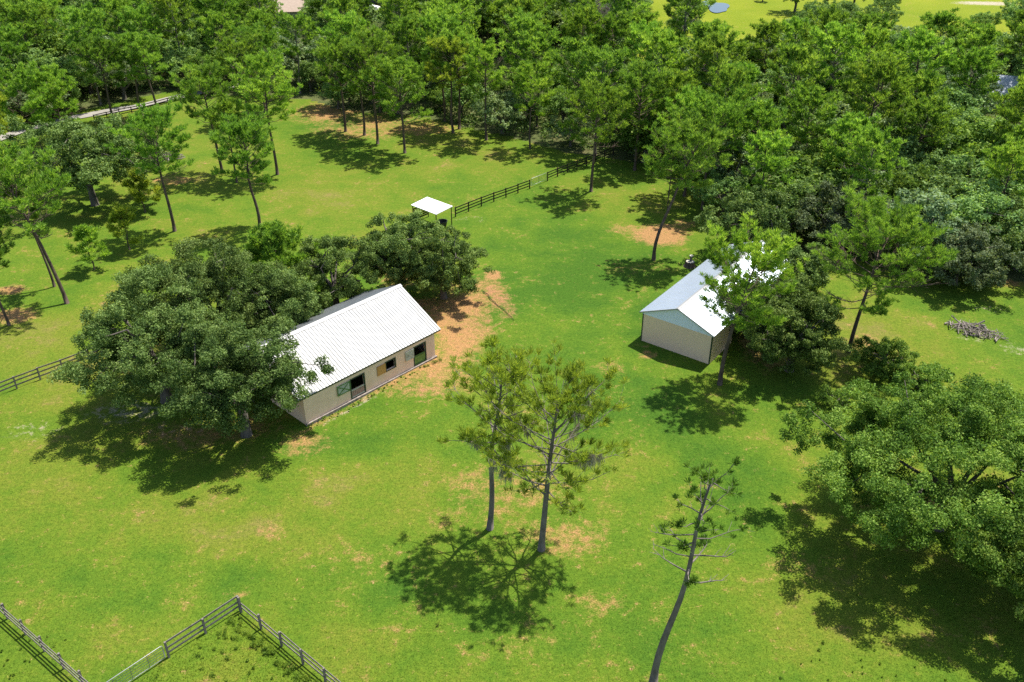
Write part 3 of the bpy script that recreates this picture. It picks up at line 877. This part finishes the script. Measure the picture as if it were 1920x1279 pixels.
setting(ub.build("undergrowth", M['brush']), "stuff")
print("undergrowth clumps", len(cx))

# ------------------------------------------------------------------ stable
def local(A, B):
    return math.atan2(B[1] - A[1], B[0] - A[0])
def ribbed_slope(mb, x0, x1, p_eave, p_ridge, step=.36, rh=.05, thick=.035):
    """metal sheet running from eave to ridge, real ribs across; p = (y, z)"""
    xs_, hs = [], []
    x = x0
    while x < x1 - 1e-6:
        for dx, h in ((0, 0), (step * .60, 0), (step * .75, rh), (step * .83, rh), (step * .98, 0)):
            if x + dx <= x1:
                xs_.append(x + dx); hs.append(h)
        x += step
    xs_.append(x1); hs.append(0)
    (ye, ze), (yr, zr) = p_eave, p_ridge
    nrm = unit(np.array([0, -(zr - ze), (yr - ye)]))
    if nrm[2] < 0:
        nrm = -nrm
    xs_, hs = np.array(xs_), np.array(hs)
    k = len(xs_)
    E = np.stack([xs_, np.full(k, ye), np.full(k, ze)], -1); Rg = np.stack([xs_, np.full(k, yr), np.full(k, zr)], -1)
    top = [E + nrm * hs[:, None], Rg + nrm * hs[:, None], E - nrm * thick, Rg - nrm * thick]
    V = np.concatenate(top)
    i = np.arange(k - 1)
    F = np.concatenate([np.stack([i, i + 1, k + i + 1, k + i], -1), np.stack([2 * k + i, 3 * k + i, 3 * k + i + 1, 2 * k + i + 1], -1),
                        np.stack([i, 2 * k + i, 2 * k + i + 1, i + 1], -1), [[0, k, 3 * k, 2 * k], [k - 1, 3 * k - 1, 4 * k - 1, 2 * k - 1]]])
    mb.add(V, F)

BL, BW, BE, BR = 16.3, 11.9, 2.95, 6.0
rz = local(BARN_A, BARN_B)
barn = thing("stable", "tan stucco stable with ribbed white metal roof and open half doors beside the oaks", "stable", (BARN_A[0], BARN_A[1], -.06), rz)
OP = [(5.35, 7.0, 0.0, 2.3), (9.75, 10.95, 1.25, 2.25), (13.45, 15.0, 0.0, 2.3)]
wl = MB()
x = 0
T_ = .2
for x0, x1, z0, z1 in OP:
    wl.box(x, x0, 0, T_, -.55, BE)
    if z0 > 0:
        wl.box(x0, x1, 0, T_, -.55, z0)
    wl.box(x0, x1, 0, T_, z1, BE)
    x = x1
wl.box(x, BL, 0, T_, -.55, BE)
wl.build("front_wall", M['stucco'], barn)
wb = MB(); wb.box(0, BL, BW - T_, BW, -.55, BE); wb.build("rear_wall", M['stucco'], barn)
for nm, x0 in (("end_wall", 0.003), ("end_wall", BL - T_ - .003)):
    e = MB()
    y0, y1, ym = T_ + .003, BW - T_ - .003, BW / 2
    V = [(xx, yy, zz) for xx in (x0, x0 + T_) for yy, zz in ((y0, -.55), (y1, -.55), (y1, BE), (ym, BR - .12), (y0, BE))]
    F4 = [(0, 1, 6, 5), (1, 2, 7, 6), (2, 3, 8, 7), (3, 4, 9, 8), (4, 0, 5, 9)]
    e.add(V, F4)
    e.f.append(np.array([[0, 4, 3, 2, 1]])); e.f.append(np.array([[5, 6, 7, 8, 9]]))
    e.build(nm, M['stucco'], barn)
inn = MB(); inn.box(.3, BL - .3, 2.9, 3.0, -.1, BE - .1); inn.box(8.3, 8.4, .25, 2.88, -.1, BE - .1); inn.box(12.2, 12.3, .25, 2.88, -.1, BE - .1)
inn.build("stall_partition", M['interior'], barn)
rf = MB()
ov, slope = .62, (BR - BE) / (BW / 2)
ribbed_slope(rf, -.62, BL + .85, (-.12, BE + .02), (BW / 2 - .001, BR))
roof = rf.build("roof", M['roof'], barn)
rf = MB()
ribbed_slope(rf, -.62, BL + .85, (BW + .12, BE + .02), (BW / 2 + .001, BR - .003))
rf.build("roof", M['roof_off_glint'], barn, label="rear roof slope, toned grey for its lack of sun glint")
rc = MB()
for s in (-1, 1):
    a = np.array([-.64, BW / 2, BR + .075]); b_ = np.array([BL + .87, BW / 2, BR + .075])
    V = [a, b_, b_ + [0, s * .32, -.32 * slope], a + [0, s * .32, -.32 * slope]]
    rc.add(V, [(0, 1, 2, 3)])
rc.build("ridge_cap", M['roof'], roof)
fs = MB(); fs.box(-.58, BL + .8, -.10, -.06, BE - .16, BE - .02); fs.box(-.58, BL + .8, BW + .06, BW + .10, BE - .16, BE - .02)
fs.build("fascia", M['green_dark'], roof)
# door frames and leaves
for k, (x0, x1, z0, z1) in enumerate(OP):
    fr = MB()
    fr.box(x0 - .09, x0 + .03, -.04, .1, z0, z1 + .08); fr.box(x1 - .03, x1 + .09, -.04, .1, z0, z1 + .08); fr.box(x0 + .032, x1 - .032, -.035, .1, z1 - .03, z1 + .08)
    if k == 1:
        fr.box(x0 - .09, x1 + .09, -.06, .1, z0 - .08, z0 - .002)
    fr.build("window_frame" if k == 1 else "door_frame", M['green_dark'], barn)
def half_door(x0, x1, z0, z1, m1, m2, name, lab=None):
    d_ = MB()
    nb_ = 7
    st = (x1 - x0) / nb_
    for i in range(nb_):
        d_.box(x0 + i * st + .012, x0 + (i + 1) * st - .012, .03, .065, z0, z1)
    o = d_.build(name, M[m1], barn, label=lab)
    br = MB()
    br.box(x0, x1, .005, .028, z0 + .06, z0 + .18); br.box(x0, x1, .005, .028, z1 - .16, z1 - .04)
    br.build("brace", M[m2], o)
    return o
half_door(5.40, 6.95, .12, 1.12, 'pink_wood', 'white_paint', "lower_door", "faded pink lower half door")
half_door(13.50, 14.95, .12, 1.22, 'green_bright', 'green_paint', "lower_door", "bright green boarded lower half door")
def leaf_open(x0, x1, z0, z1, m1, m2, name, lab, xb=True):
    d_ = MB(); d_.box(x0, x1, -.10, -.05, z0, z1)
    o = d_.build(name, M[m1], barn, label=lab)
    if xb:
        b2 = MB()
        for xx in (x0, x1 - .1):
            b2.box(xx, xx + .1, -.125, -.102, z0, z1)
        b2.box(x0 + .1, x1 - .1, -.124, -.102, z0, z0 + .1); b2.box(x0 + .1, x1 - .1, -.124, -.102, z1 - .1, z1)
        b2.beam((x0 + .1, -.115, z0 + .1), (x1 - .1, -.115, z1 - .1), .02, .1)
        b2.beam((x0 + .1, -.118, z1 - .1), (x1 - .1, -.118, z0 + .1), .02, .1)
        b2.build("brace", M[m2], o)
leaf_open(3.70, 5.25, 1.25, 2.35, 'white_paint', 'green_paint', "upper_door", "white upper door leaf with green cross bracing")
leaf_open(12.25, 13.35, 1.25, 2.3, 'white_paint', 'white_paint', "upper_door", "weathered white upper door leaf")
leaf_open(8.60, 9.66, 1.2, 2.25, 'plywood', 'plywood', "shutter", "orange plywood shutter", False)
cp_ = MB(); cp_.box(-.05, .06, -.045, -.003, -.1, BE - .02); cp_.build("corner_trim", M['stucco_b'], barn)
ft = MB(); ft.box(-.1, BL + .1, -.22, -.004, -.55, .09); ft.build("footing", M['log_grey'], barn)

# ------------------------------------------------------------------ metal shed
SA, SB = P(1202, 635), P(1330, 680)
shed = thing("metal_shed", "long beige shed with pale blue gable and white roof, half hidden by a pine", "shed", (SA[0], SA[1], -.08), local(SA, SB))
SW, SL, SE, SR = 8.05, 20.3, 3.45, 5.2
T_ = .16
s1 = MB(); s1.box(0, SW, 0, T_, -.55, SE - .1); s1.build("front_wall", M['stucco_b'], shed)
s2 = MB(); s2.box(0, SW, SL - T_, SL, -.55, SE - .1); s2.build("rear_wall", M['stucco_b'], shed)
s3 = MB(); s3.box(.002, T_, T_ + .002, SL - T_ - .002, -.55, SE); s3.build("side_wall", M['stucco_b'], shed)
s4 = MB()
for y0, y1 in ((T_ + .002, 5.2), (8.2, 11.0), (14.0, SL - T_ - .002)):
    s4.box(SW - T_, SW - .002, y0, y1, -.55, SE)
s4.box(SW - T_, SW - .002, 5.2, 8.2, 2.6, SE); s4.box(SW - T_, SW - .002, 11.0, 14.0, 2.6, SE)
s4.build("side_wall", M['stucco_b'], shed, label="side wall with two open bays")
for y0, y1 in ((-.03, .07), (SL - .07, SL + .03)):
    gb = MB()
    # ribbed vertical sheet filling the gable
    nrib = 46
    xs_ = np.linspace(-.02, SW + .02, nrib * 2 + 1)
    zt = SE - .02 + (SR - SE) * (1 - np.abs(xs_ - SW / 2) / (SW / 2 + .02)) - .03
    zb = np.full_like(xs_, SE - .28)
    off = np.where(np.arange(len(xs_)) % 4 < 1, .025, 0) * (-1 if y0 < 1 else 1)
    yf = (y0 if y0 < 1 else y1) + off
    k = len(xs_)
    V = np.concatenate([np.stack([xs_, yf, zb], -1), np.stack([xs_, yf, zt], -1), np.stack([xs_, np.full(k, y1 if y0 < 1 else y0), zb], -1), np.stack([xs_, np.full(k, y1 if y0 < 1 else y0), zt], -1)])
    i = np.arange(k - 1)
    F = np.concatenate([np.stack([i, i + 1, k + i + 1, k + i], -1), np.stack([2 * k + i, 3 * k + i, 3 * k + i + 1, 2 * k + i + 1], -1), np.stack([i, 2 * k + i, 2 * k + i + 1, i + 1], -1)])
    gb.add(V, F)
    gb.build("gable", M['gable_metal'], shed)
sr = MB()
def slope_x(mb, y0, y1, p_eave, p_ridge):
    t = MB(); ribbed_slope(t, y0, y1, p_eave, p_ridge, .45, .025, .03)
    for V, F in zip(t.v, t.f):
        mb.add(V[:, [1, 0, 2]], F[:, ::-1])
slope_x(sr, -.28, SL + .3, (-.28, SE - .02), (SW / 2 - .001, SR))
slope_x(sr, -.28, SL + .3, (SW + .28, SE - .02), (SW / 2 + .001, SR))
sroof = sr.build("roof", M['roof_blue'], shed)
sc_ = MB()
sl = (SR - SE) / (SW / 2)
for s in (-1, 1):
    a = np.array([SW / 2, -.3, SR + .06]); b_ = np.array([SW / 2, SL + .32, SR + .06])
    sc_.add([a, b_, b_ + [s * .22, 0, -.22 * sl], a + [s * .22, 0, -.22 * sl]], [(0, 1, 2, 3)])
sc_.build("ridge_cap", M['roof'], sroof)
rk = MB()
for s in (-1, 1):
    rk.beam((SW / 2, -.31, SR - .02), (SW / 2 + s * (SW / 2 + .28), -.31, SE - .06), .05, .12)
rk.build("rake_trim", M['roof'], sroof)
for x0, y0 in ((-.04, -.04), (SW - .08, -.04), (-.04, SL - .08), (SW - .08, SL - .08)):
    ct = MB(); ct.box(x0, x0 + .12, y0, y0 + .12, -.1, SE - .03); ct.build("corner_trim", M['green_dark'], shed)

# ------------------------------------------------------------------ run-in shelter with its tub
sh0 = P(848, 412)
q0, q1, q2, q3 = (np.array(P(u, v, z)) for u, v, z in ((770.5, 384, 2.45), (801, 369, 2.65), (849, 386.5, 2.65), (818, 402, 2.45)))
ctr = (q0 + q1 + q2 + q3) / 4
shel = thing("run_in_shelter", "small open sided animal shelter with flat white metal roof behind the round dark oak", "shelter", (ctr[0], ctr[1], 0))
rf = MB()
o = np.array([ctr[0], ctr[1], 0])
loc = [q - o for q in (q0, q1, q2, q3)]
V = [c_ for c_ in loc] + [c_ - np.array([0, 0, .07]) for c_ in loc]
rf.add(V, [(3, 2, 1, 0), (4, 5, 6, 7), (0, 1, 5, 4), (1, 2, 6, 5), (2, 3, 7, 6), (3, 0, 4, 7)])
sroof2 = rf.build("roof", M['roof_white'], shel)
sm = MB()
for t in np.linspace(.12, .88, 6):
    a = loc[0] + (loc[1] - loc[0]) * t; b_ = loc[3] + (loc[2] - loc[3]) * t
    sm.beam(a + [0, 0, .012], b_ + [0, 0, .012], .04, .022)
sm.build("seam", M['roof_white'], sroof2)
for c_ in loc:
    ins = c_ * np.array([.92, .92, 1])
    ps = MB(); ps.box(ins[0] - .06, ins[0] + .06, ins[1] - .06, ins[1] + .06, -.3, ins[2] - .075); ps.build("post", M['fence'], shel)
bk = MB()
a, b_ = loc[0] * [.9, .9, 0], loc[1] * [.9, .9, 0]
for z in (.3, .6, .9, 1.2, 1.5, 1.8):
    bk.beam(a + [0, 0, z], b_ + [0, 0, z], .03, .22)
bk.build("side_boards", M['fence'], shel)
def lathe(mb, prof, n_=20, c=(0, 0, 0)):
    an = np.linspace(0, 2 * np.pi, n_, endpoint=False)
    V = np.array([[c[0] + r_ * math.cos(a_), c[1] + r_ * math.sin(a_), c[2] + z_] for r_, z_ in prof for a_ in an])
    m_ = len(prof)
    i = np.arange(m_ - 1)[:, None] * n_; j = np.arange(n_)[None]; k = (j + 1) % n_
    mb.add(V, np.stack([i + j, i + k, i + n_ + k, i + n_ + j], -1).reshape(-1, 4))
tb_ = MB(); lathe(tb_, [(.02, .0), (.55, 0), (.68, .6), (.72, .62), (.72, .66), (.64, .66), (.52, .08), (.02, .08)])
tub = thing("water_tub", "black plastic water tub in the shade under the white roofed shelter", "tub", (ctr[0] + 1.4, ctr[1] - .6, -.1))
tb_.build("tub_body", M['black_plastic'], tub)
hb = MB(); lathe(hb, [(.02, 0), (.8, 0), (.85, .5), (.7, 1.0), (.3, 1.2), (.02, 1.22)], 18)

# ------------------------------------------------------------------ fences and gates
def fence(name, label, pts, mat, rails=(.42, .85, 1.28), ph=1.45, pw_=.13, step=2.44, group=None, skip=(), side=1, rail_h=.15):
    pts = [np.array(p_[:2]) for p_ in pts]
    o = pts[0]
    root = thing(name, label, "fence", (o[0], o[1], 0), 0, group)
    rng = np.random.default_rng(int(abs(o[0] * 10)) + 3)
    posts = []
    for a, b_ in zip(pts[:-1], pts[1:]):
        L_ = np.linalg.norm(b_ - a); k = max(1, int(round(L_ / step)))
        for i in range(k):
            posts.append(a + (b_ - a) * i / k)
    posts.append(pts[-1])
    gzs = [float(relief(p_[0], p_[1])) - .16 for p_ in posts]
    for i, p_ in enumerate(posts):
        pm = MB()
        h = ph + rng.normal(0, .03)
        q = p_ - o
        d = unit((posts[min(i + 1, len(posts) - 1)] - posts[max(i - 1, 0)]))
        lean_ = rng.normal(0, .015, 2)
        s_ = np.array([-d[1], d[0]])
        for_ = [q + d * a_ * pw_ / 2 + s_ * b2 * pw_ / 2 for a_, b2 in ((-1, -1), (1, -1), (1, 1), (-1, 1))]
        V = [(*f_, gzs[i] - .3) for f_ in for_] + [(*(f_ + lean_), gzs[i] + h) for f_ in for_]
        pm.add(V, [(3, 2, 1, 0), (4, 5, 6, 7), (0, 1, 5, 4), (1, 2, 6, 5), (2, 3, 7, 6), (3, 0, 4, 7)])
        pm.build("post", mat, root)
    for ri, z in enumerate(rails):
        rm = MB()
        for i in range(len(posts) - 1):
            if (ri, i) in skip:
                continue
            a, b_ = posts[i] - o, posts[i + 1] - o
            d = unit(b_ - a); s_ = np.array([-d[1], d[0]]) * (pw_ / 2 + .02) * side
            j1, j2 = rng.normal(0, .022, 2)
            rm.beam((*(a + s_ - d * .02), z + gzs[i] + j1), (*(b_ + s_ + d * .02), z + gzs[i + 1] + j2), .035, rail_h)
        rm.build("rail", mat, root)
    return posts

def gate(label, a, b_, bars=6, h=1.3, stays=3):
    a, b_ = np.array(a[:2]), np.array(b_[:2])
    root = thing("field_gate", label, "gate", (a[0], a[1], 0))
    d = b_ - a; L_ = np.linalg.norm(d); d = d / L_
    def pt(s, z):
        return (d[0] * s, d[1] * s, z)
    fr = MB()
    fr.tube([pt(.1, .2), pt(.1, h - .12), pt(.14, h - .03), pt(.24, h), pt(L_ - .24, h), pt(L_ - .14, h - .03), pt(L_ - .1, h - .12), pt(L_ - .1, .2), pt(L_ / 2, .2), pt(.1, .2)], .032, 8)
    fr.build("frame", M['steel'], root, True)
    for z in np.linspace(.2, h, bars)[1:-1]:
        bm_ = MB(); bm_.tube([pt(.1, z), pt(L_ - .1, z)], .017, 8); bm_.build("bar", M['steel'], root, True)
    for s in np.linspace(0, L_, stays + 2)[1:-1]:
        sm_ = MB(); sm_.beam(pt(s, .2), pt(s, h), .05, .02, up=(d[0], d[1], 0)); sm_.build("stay", M['log_grey'], root)

fence("rail_fence", "dark three rail fence running from the white roofed shelter to the steel gate", [P(854, 404), P(993, 352)], M['fence'])
gate("thin steel gate in the gap of the dark rail fence", P(995, 351), P(1025, 339), 6, 1.3, 1)
fence("rail_fence", "dark three rail fence running from the steel gate into the wood", [P(1026.5, 338.5), P(1150, 289)], M['fence'])
fence("rail_fence", "dark rail fence running in from the left under the big oaks", [P(-60, 766), P(118, 694), P(215, 655)], M['fence_grey'])
gpost = P(317, 1232)
fence("rail_fence", "weathered paddock fence between the corner post and the silver gate", [P(450, 1142), gpost], M['fence_grey'], side=-1, rails=(.40, .84, 1.36), ph=1.5)
fence("rail_fence", "weathered paddock fence running from the corner post down to the lower edge", [P(452, 1145), P(700, 1353)], M['fence_grey'], skip=((2, 0), (2, 1)), rails=(.42, .86, 1.32), ph=1.5)
fence("rail_fence", "weathered fence crossing the lower left corner", [P(-110, 1046), P(240, 1360)], M['fence_grey'], side=-1, ph=1.5)
gd = unit((gpost - P(450, 1142))[:2])
gate("silver tube gate hung at the lower paddock fence", gpost[:2] + gd * .15, gpost[:2] + gd * 5.0, 6, 1.35, 3)
fence("rail_fence", "dark rail fence alongside the pale gravel road", [P(178, 229), P(270, 207), P(360, 185)], M['fence'], group=None)

# ------------------------------------------------------------------ heaps, logs, stump
def heap(name, label, cat, c, rx, ry, hh, k, mat, lr=(.6, 2.2), rr_=(.03, .09), seed=1, az=0.0, part="branch"):
    rng = np.random.default_rng(seed)
    root = thing(name, label, cat, (c[0], c[1], -.1), az)
    for i in range(k):
        t, rad_ = rng.uniform(0, 6.28), rng.random() ** .6
        x, y = math.cos(t) * rx * rad_, math.sin(t) * ry * rad_
        z = hh * (1 - rad_ ** 1.5) * rng.uniform(.1, 1) + .08
        L_ = rng.uniform(*lr); a = rng.uniform(0, 6.28); e = rng.normal(0, .28)
        d = np.array([math.cos(a) * math.cos(e), math.sin(a) * math.cos(e), math.sin(e)]) * L_ / 2
        ctr_ = np.array([x, y, max(z, abs(d[2]) + .04)])
        r1 = rng.uniform(*rr_)
        mb = MB(); mb.tube([ctr_ - d, ctr_ + rng.normal(0, .06, 3), ctr_ + d], [r1, r1 * .9, r1 * .5], 6)
        for q in range(3):
            f = rng.uniform(-.6, .9)
            e2 = ctr_ + d * f + rng.normal(0, .35, 3) * np.array([1, 1, .5]) + np.array([0, 0, .12])
            mb.tube([ctr_ + d * f, (ctr_ + d * f + e2) / 2 + rng.normal(0, .04, 3), e2], [r1 * .4, r1 * .3, .01], 4)
        mb.build(part, mat, root)
    return root
heap("brush_heap", "round grey heap of dead branches on the far paddock behind a pine", "brush heap", P(305, 298), 2.9, 2.6, .9, 90, M['log_grey'], (1.0, 2.8), (.03, .08), 3)
heap("debris_heap", "grey heap of old timber and branches on the sandy grass at the right", "debris heap", P(1828, 620), 3.0, 1.1, .40, 70, M['log_grey'], (.5, 2.2), (.025, .10), 5, -.55)
heap("brush_heap", "pale heap of branches in the small clearing deep in the wood", "brush heap", P(915, 98), 3.2, 3.0, 1.6, 70, M['log_grey'], (1.5, 3.5), (.06, .16), 9)
lg = MB()
a, b_ = P(906, 546), P(966, 601)
o = (a + b_) / 2
rngl = np.random.default_rng(4)
tt = np.linspace(0, 1, 9)
pl = [a + (b_ - a) * t + np.array([*rngl.normal(0, .07, 2), .02 + .03 * math.sin(9 * t)]) - np.array([o[0], o[1], 0]) for t in tt]
lgr = thing("fallen_pole", "thin dark pole lying on the rust brown bare ground right of the stable", "pole", (o[0], o[1], -.03))
lg.tube(pl, np.linspace(.045, .025, 9), 7); lg.build("pole_shaft", M['fence'], lgr, True)
st = P(1293, 497)
stump = thing("tree_stump", "dark tree stump with a pale sawn block standing on it beyond the metal shed", "stump", (st[0], st[1], -.15))
s_ = MB(); s_.tube([(0, 0, -.1), (0, 0, .2), (.03, .02, .62)], [.85, .62, .55], 14); s_.build("stump_body", M['bark'], stump)
s_ = MB(); lathe(s_, [(.01, .625), (.50, .625), (.52, .64), (.50, .66), (.01, .66)], 16, (.03, .02, 0)); s_.build("sawn_top", M['stone'], stump)
blk = thing("wood_block", "pale sawn log block standing on the dark tree stump beyond the metal shed", "log", (st[0] + .1, st[1] + .15, .5))
s_ = MB(); s_.tube([(0, 0, .012), (.02, 0, .3), (.03, .02, .62)], [.17, .15, .15], 10); s_.build("block_side", M['bark_grey'], blk)
s_ = MB(); lathe(s_, [(.01, .625), (.22, .625), (.24, .70), (.22, .74), (.01, .76)], 12, (.03, .02, 0)); s_.build("block_top", M['stone'], blk)

# ------------------------------------------------------------------ houses glimpsed through the wood
def house(label, loc, rz_, Lx, Ly, eh, rh, rm_, wm='house_wall'):
    root = thing("house", label, "house", loc, rz_)
    wb_ = MB(); wb_.box(-Lx / 2, Lx / 2, -Ly / 2, Ly / 2, -.3, eh); wb_.build("wall", M[wm], root)
    r_ = MB()
    ox, oy = Lx / 2 + .5, Ly / 2 + .5
    hx = Lx / 2 - Ly / 2 * .9
    V = [(-ox, -oy, eh + .02), (ox, -oy, eh + .02), (ox, oy, eh + .02), (-ox, oy, eh + .02), (-hx, 0, eh + rh), (hx, 0, eh + rh)]
    r_.add(V, [(0, 1, 5, 4), (2, 3, 4, 5)])
    r_.f.append(np.array([[1, 2, 5], [3, 0, 4]])); r_.f.append(np.array([[3, 2, 1, 0]]))
    r_.build("roof", M[rm_], root)
    for xx in (-Lx * .3, 0, Lx * .3):
        w_ = MB(); w_.box(xx - .6, xx + .6, -Ly / 2 - .03, -Ly / 2 + .02, 1.0, 2.2); w_.build("window", M['glass'], root)
    d_ = MB(); d_.box(Lx * .16 - .5, Lx * .16 + .5, -Ly / 2 - .04, -Ly / 2 + .02, 0, 2.1); d_.build("door", M['white_paint'], root)
h1 = P(543, 4, 4.5); house("house with a plain tan roof showing above the trees at the top edge", (h1[0], h1[1], 0), .15, 12, 9, 3.0, 3.0, 'tan_roof')
h2 = P(695, 8, 3.5); house("bright white roofed outbuilding glimpsed through the trees at the top edge", (h2[0], h2[1], 0), .3, 4.5, 4, 2.4, 1.0, 'roof_white')
h3 = P(1890, 158, 4.0); house("house with blue grey roof half buried in trees at the right edge", (h3[0], h3[1], 0), -.3, 13, 9, 3.0, 2.6, 'grey_roof')

# ------------------------------------------------------------------ grass blades and weeds
rng = np.random.default_rng(8)
k = 420000
uu, vv = rng.uniform(-60, 1980, k), rng.uniform(430, 1330, k)
G_ = np.array(P(0, 0)) * 0
x_, y_ = (uu - 960) / FPX, (639.5 - vv) / FPX
den = -sp + y_ * cp
tt = -CAMH / den
gx, gy = x_ * tt, (cp + y_ * sp) * tt
zn = zones(gx, gy)
cov = 1 - np.clip(zn['dirt'] * 1.1 + zn['sand'] * 1.3 + zn['rust'] * 1.2, 0, .95)
keep = (rng.random(k) < cov) & (zn['woods'] < .5) & (rng.random(k) < .25 + .75 * np.clip((vv - 430) / 300, 0, 1))
c_b, s_b = math.cos(rz), math.sin(rz)
for A_, ang_, LX, LY in ((BARN_A, rz, BL, BW), (SA, local(SA, SB), SW, SL)):
    lx = (gx - A_[0]) * math.cos(ang_) + (gy - A_[1]) * math.sin(ang_); ly = -(gx - A_[0]) * math.sin(ang_) + (gy - A_[1]) * math.cos(ang_)
    keep &= ~((lx > -.1) & (lx < LX + .1) & (ly > -.1) & (ly < LY + .1))
gx, gy = gx[keep], gy[keep]
kk = len(gx)
z0 = relief(gx, gy) - .18
hgt = rng.uniform(.03, .085, kk)
pad = inside(gx, gy, poly([(450, 1145), (317, 1232), (200, 1320), (760, 1420)]))
hgt = np.where(pad, hgt * 1.25, hgt)
az = rng.uniform(0, 6.28, kk)
ln_ = rng.normal(0, .55, (kk, 2)) * hgt[:, None] * 1.3
wd = rng.uniform(.015, .035, kk) * (1 + .6 * pad)
dx, dy = np.cos(az) * wd, np.sin(az) * wd
V = np.stack([np.stack([gx - dx, gy - dy, z0], -1), np.stack([gx + dx, gy + dy, z0], -1), np.stack([gx + ln_[:, 0], gy + ln_[:, 1], z0 + hgt], -1)], 1).reshape(-1, 3)
gm = MB(); gm.add(V, np.arange(kk * 3).reshape(-1, 3), np.repeat(np.clip(rng.normal(.5, .2, kk) + .4 * pad, 0, 1), 3))
gr = setting(gm.build("grass", M['grass']), "stuff")
put_zones(gr.data, np.repeat(gx, 3), np.repeat(gy, 3))

wm = MB()
spots = []
for _ in range(40):
    spots.append((rng.normal(1610, 100), 1279 - abs(rng.normal(0, 90)), .03 + .09 * rng.random() ** 2))
for _ in range(45):
    f_ = rng.random()
    spots.append((rng.uniform(450 - 190 * f_, 450 + 130 * f_), 1155 + 135 * f_, rng.uniform(.05, .2)))
for t in np.linspace(0, 1, 46):
    spots.append((446 + 170 * t + rng.normal(-12, 6), 1160 + 140 * t + rng.normal(6, 6), rng.uniform(.12, .34)))
for t in np.linspace(0, 1, 40):
    spots.append((575 + 245 * t + rng.normal(2, 3), 800 - 128 * t + rng.normal(2, 2), rng.uniform(.05, .2) * (.6 + (t > .85))))
for _ in range(16):
    spots.append((rng.uniform(0, 140), rng.uniform(1190, 1290), rng.uniform(.04, .1)))
for _ in range(50):
    spots.append((rng.uniform(1560, 1760), rng.uniform(660, 780), rng.uniform(.08, .3)))
for (u, v, s) in spots:
    q = P(u, v)
    k = int(26 + 160 * s)
    dv = unit(rng.normal(0, 1, (k, 3)))
    off = dv * (s * 1.1 * rng.random(k) ** .5)[:, None] * np.array([1, 1, .8])
    C = np.array([q[0], q[1], s * .6 - .1]) + off
    C[:, 2] = np.maximum(C[:, 2], -.05)
    leaves_block(wm, C, .13, dv, rng, np.clip(rng.normal(.45, .18, k) + rng.normal(0, .2), 0, 1), aspect=.4)
setting(wm.build("weeds", M['weed']), "stuff")
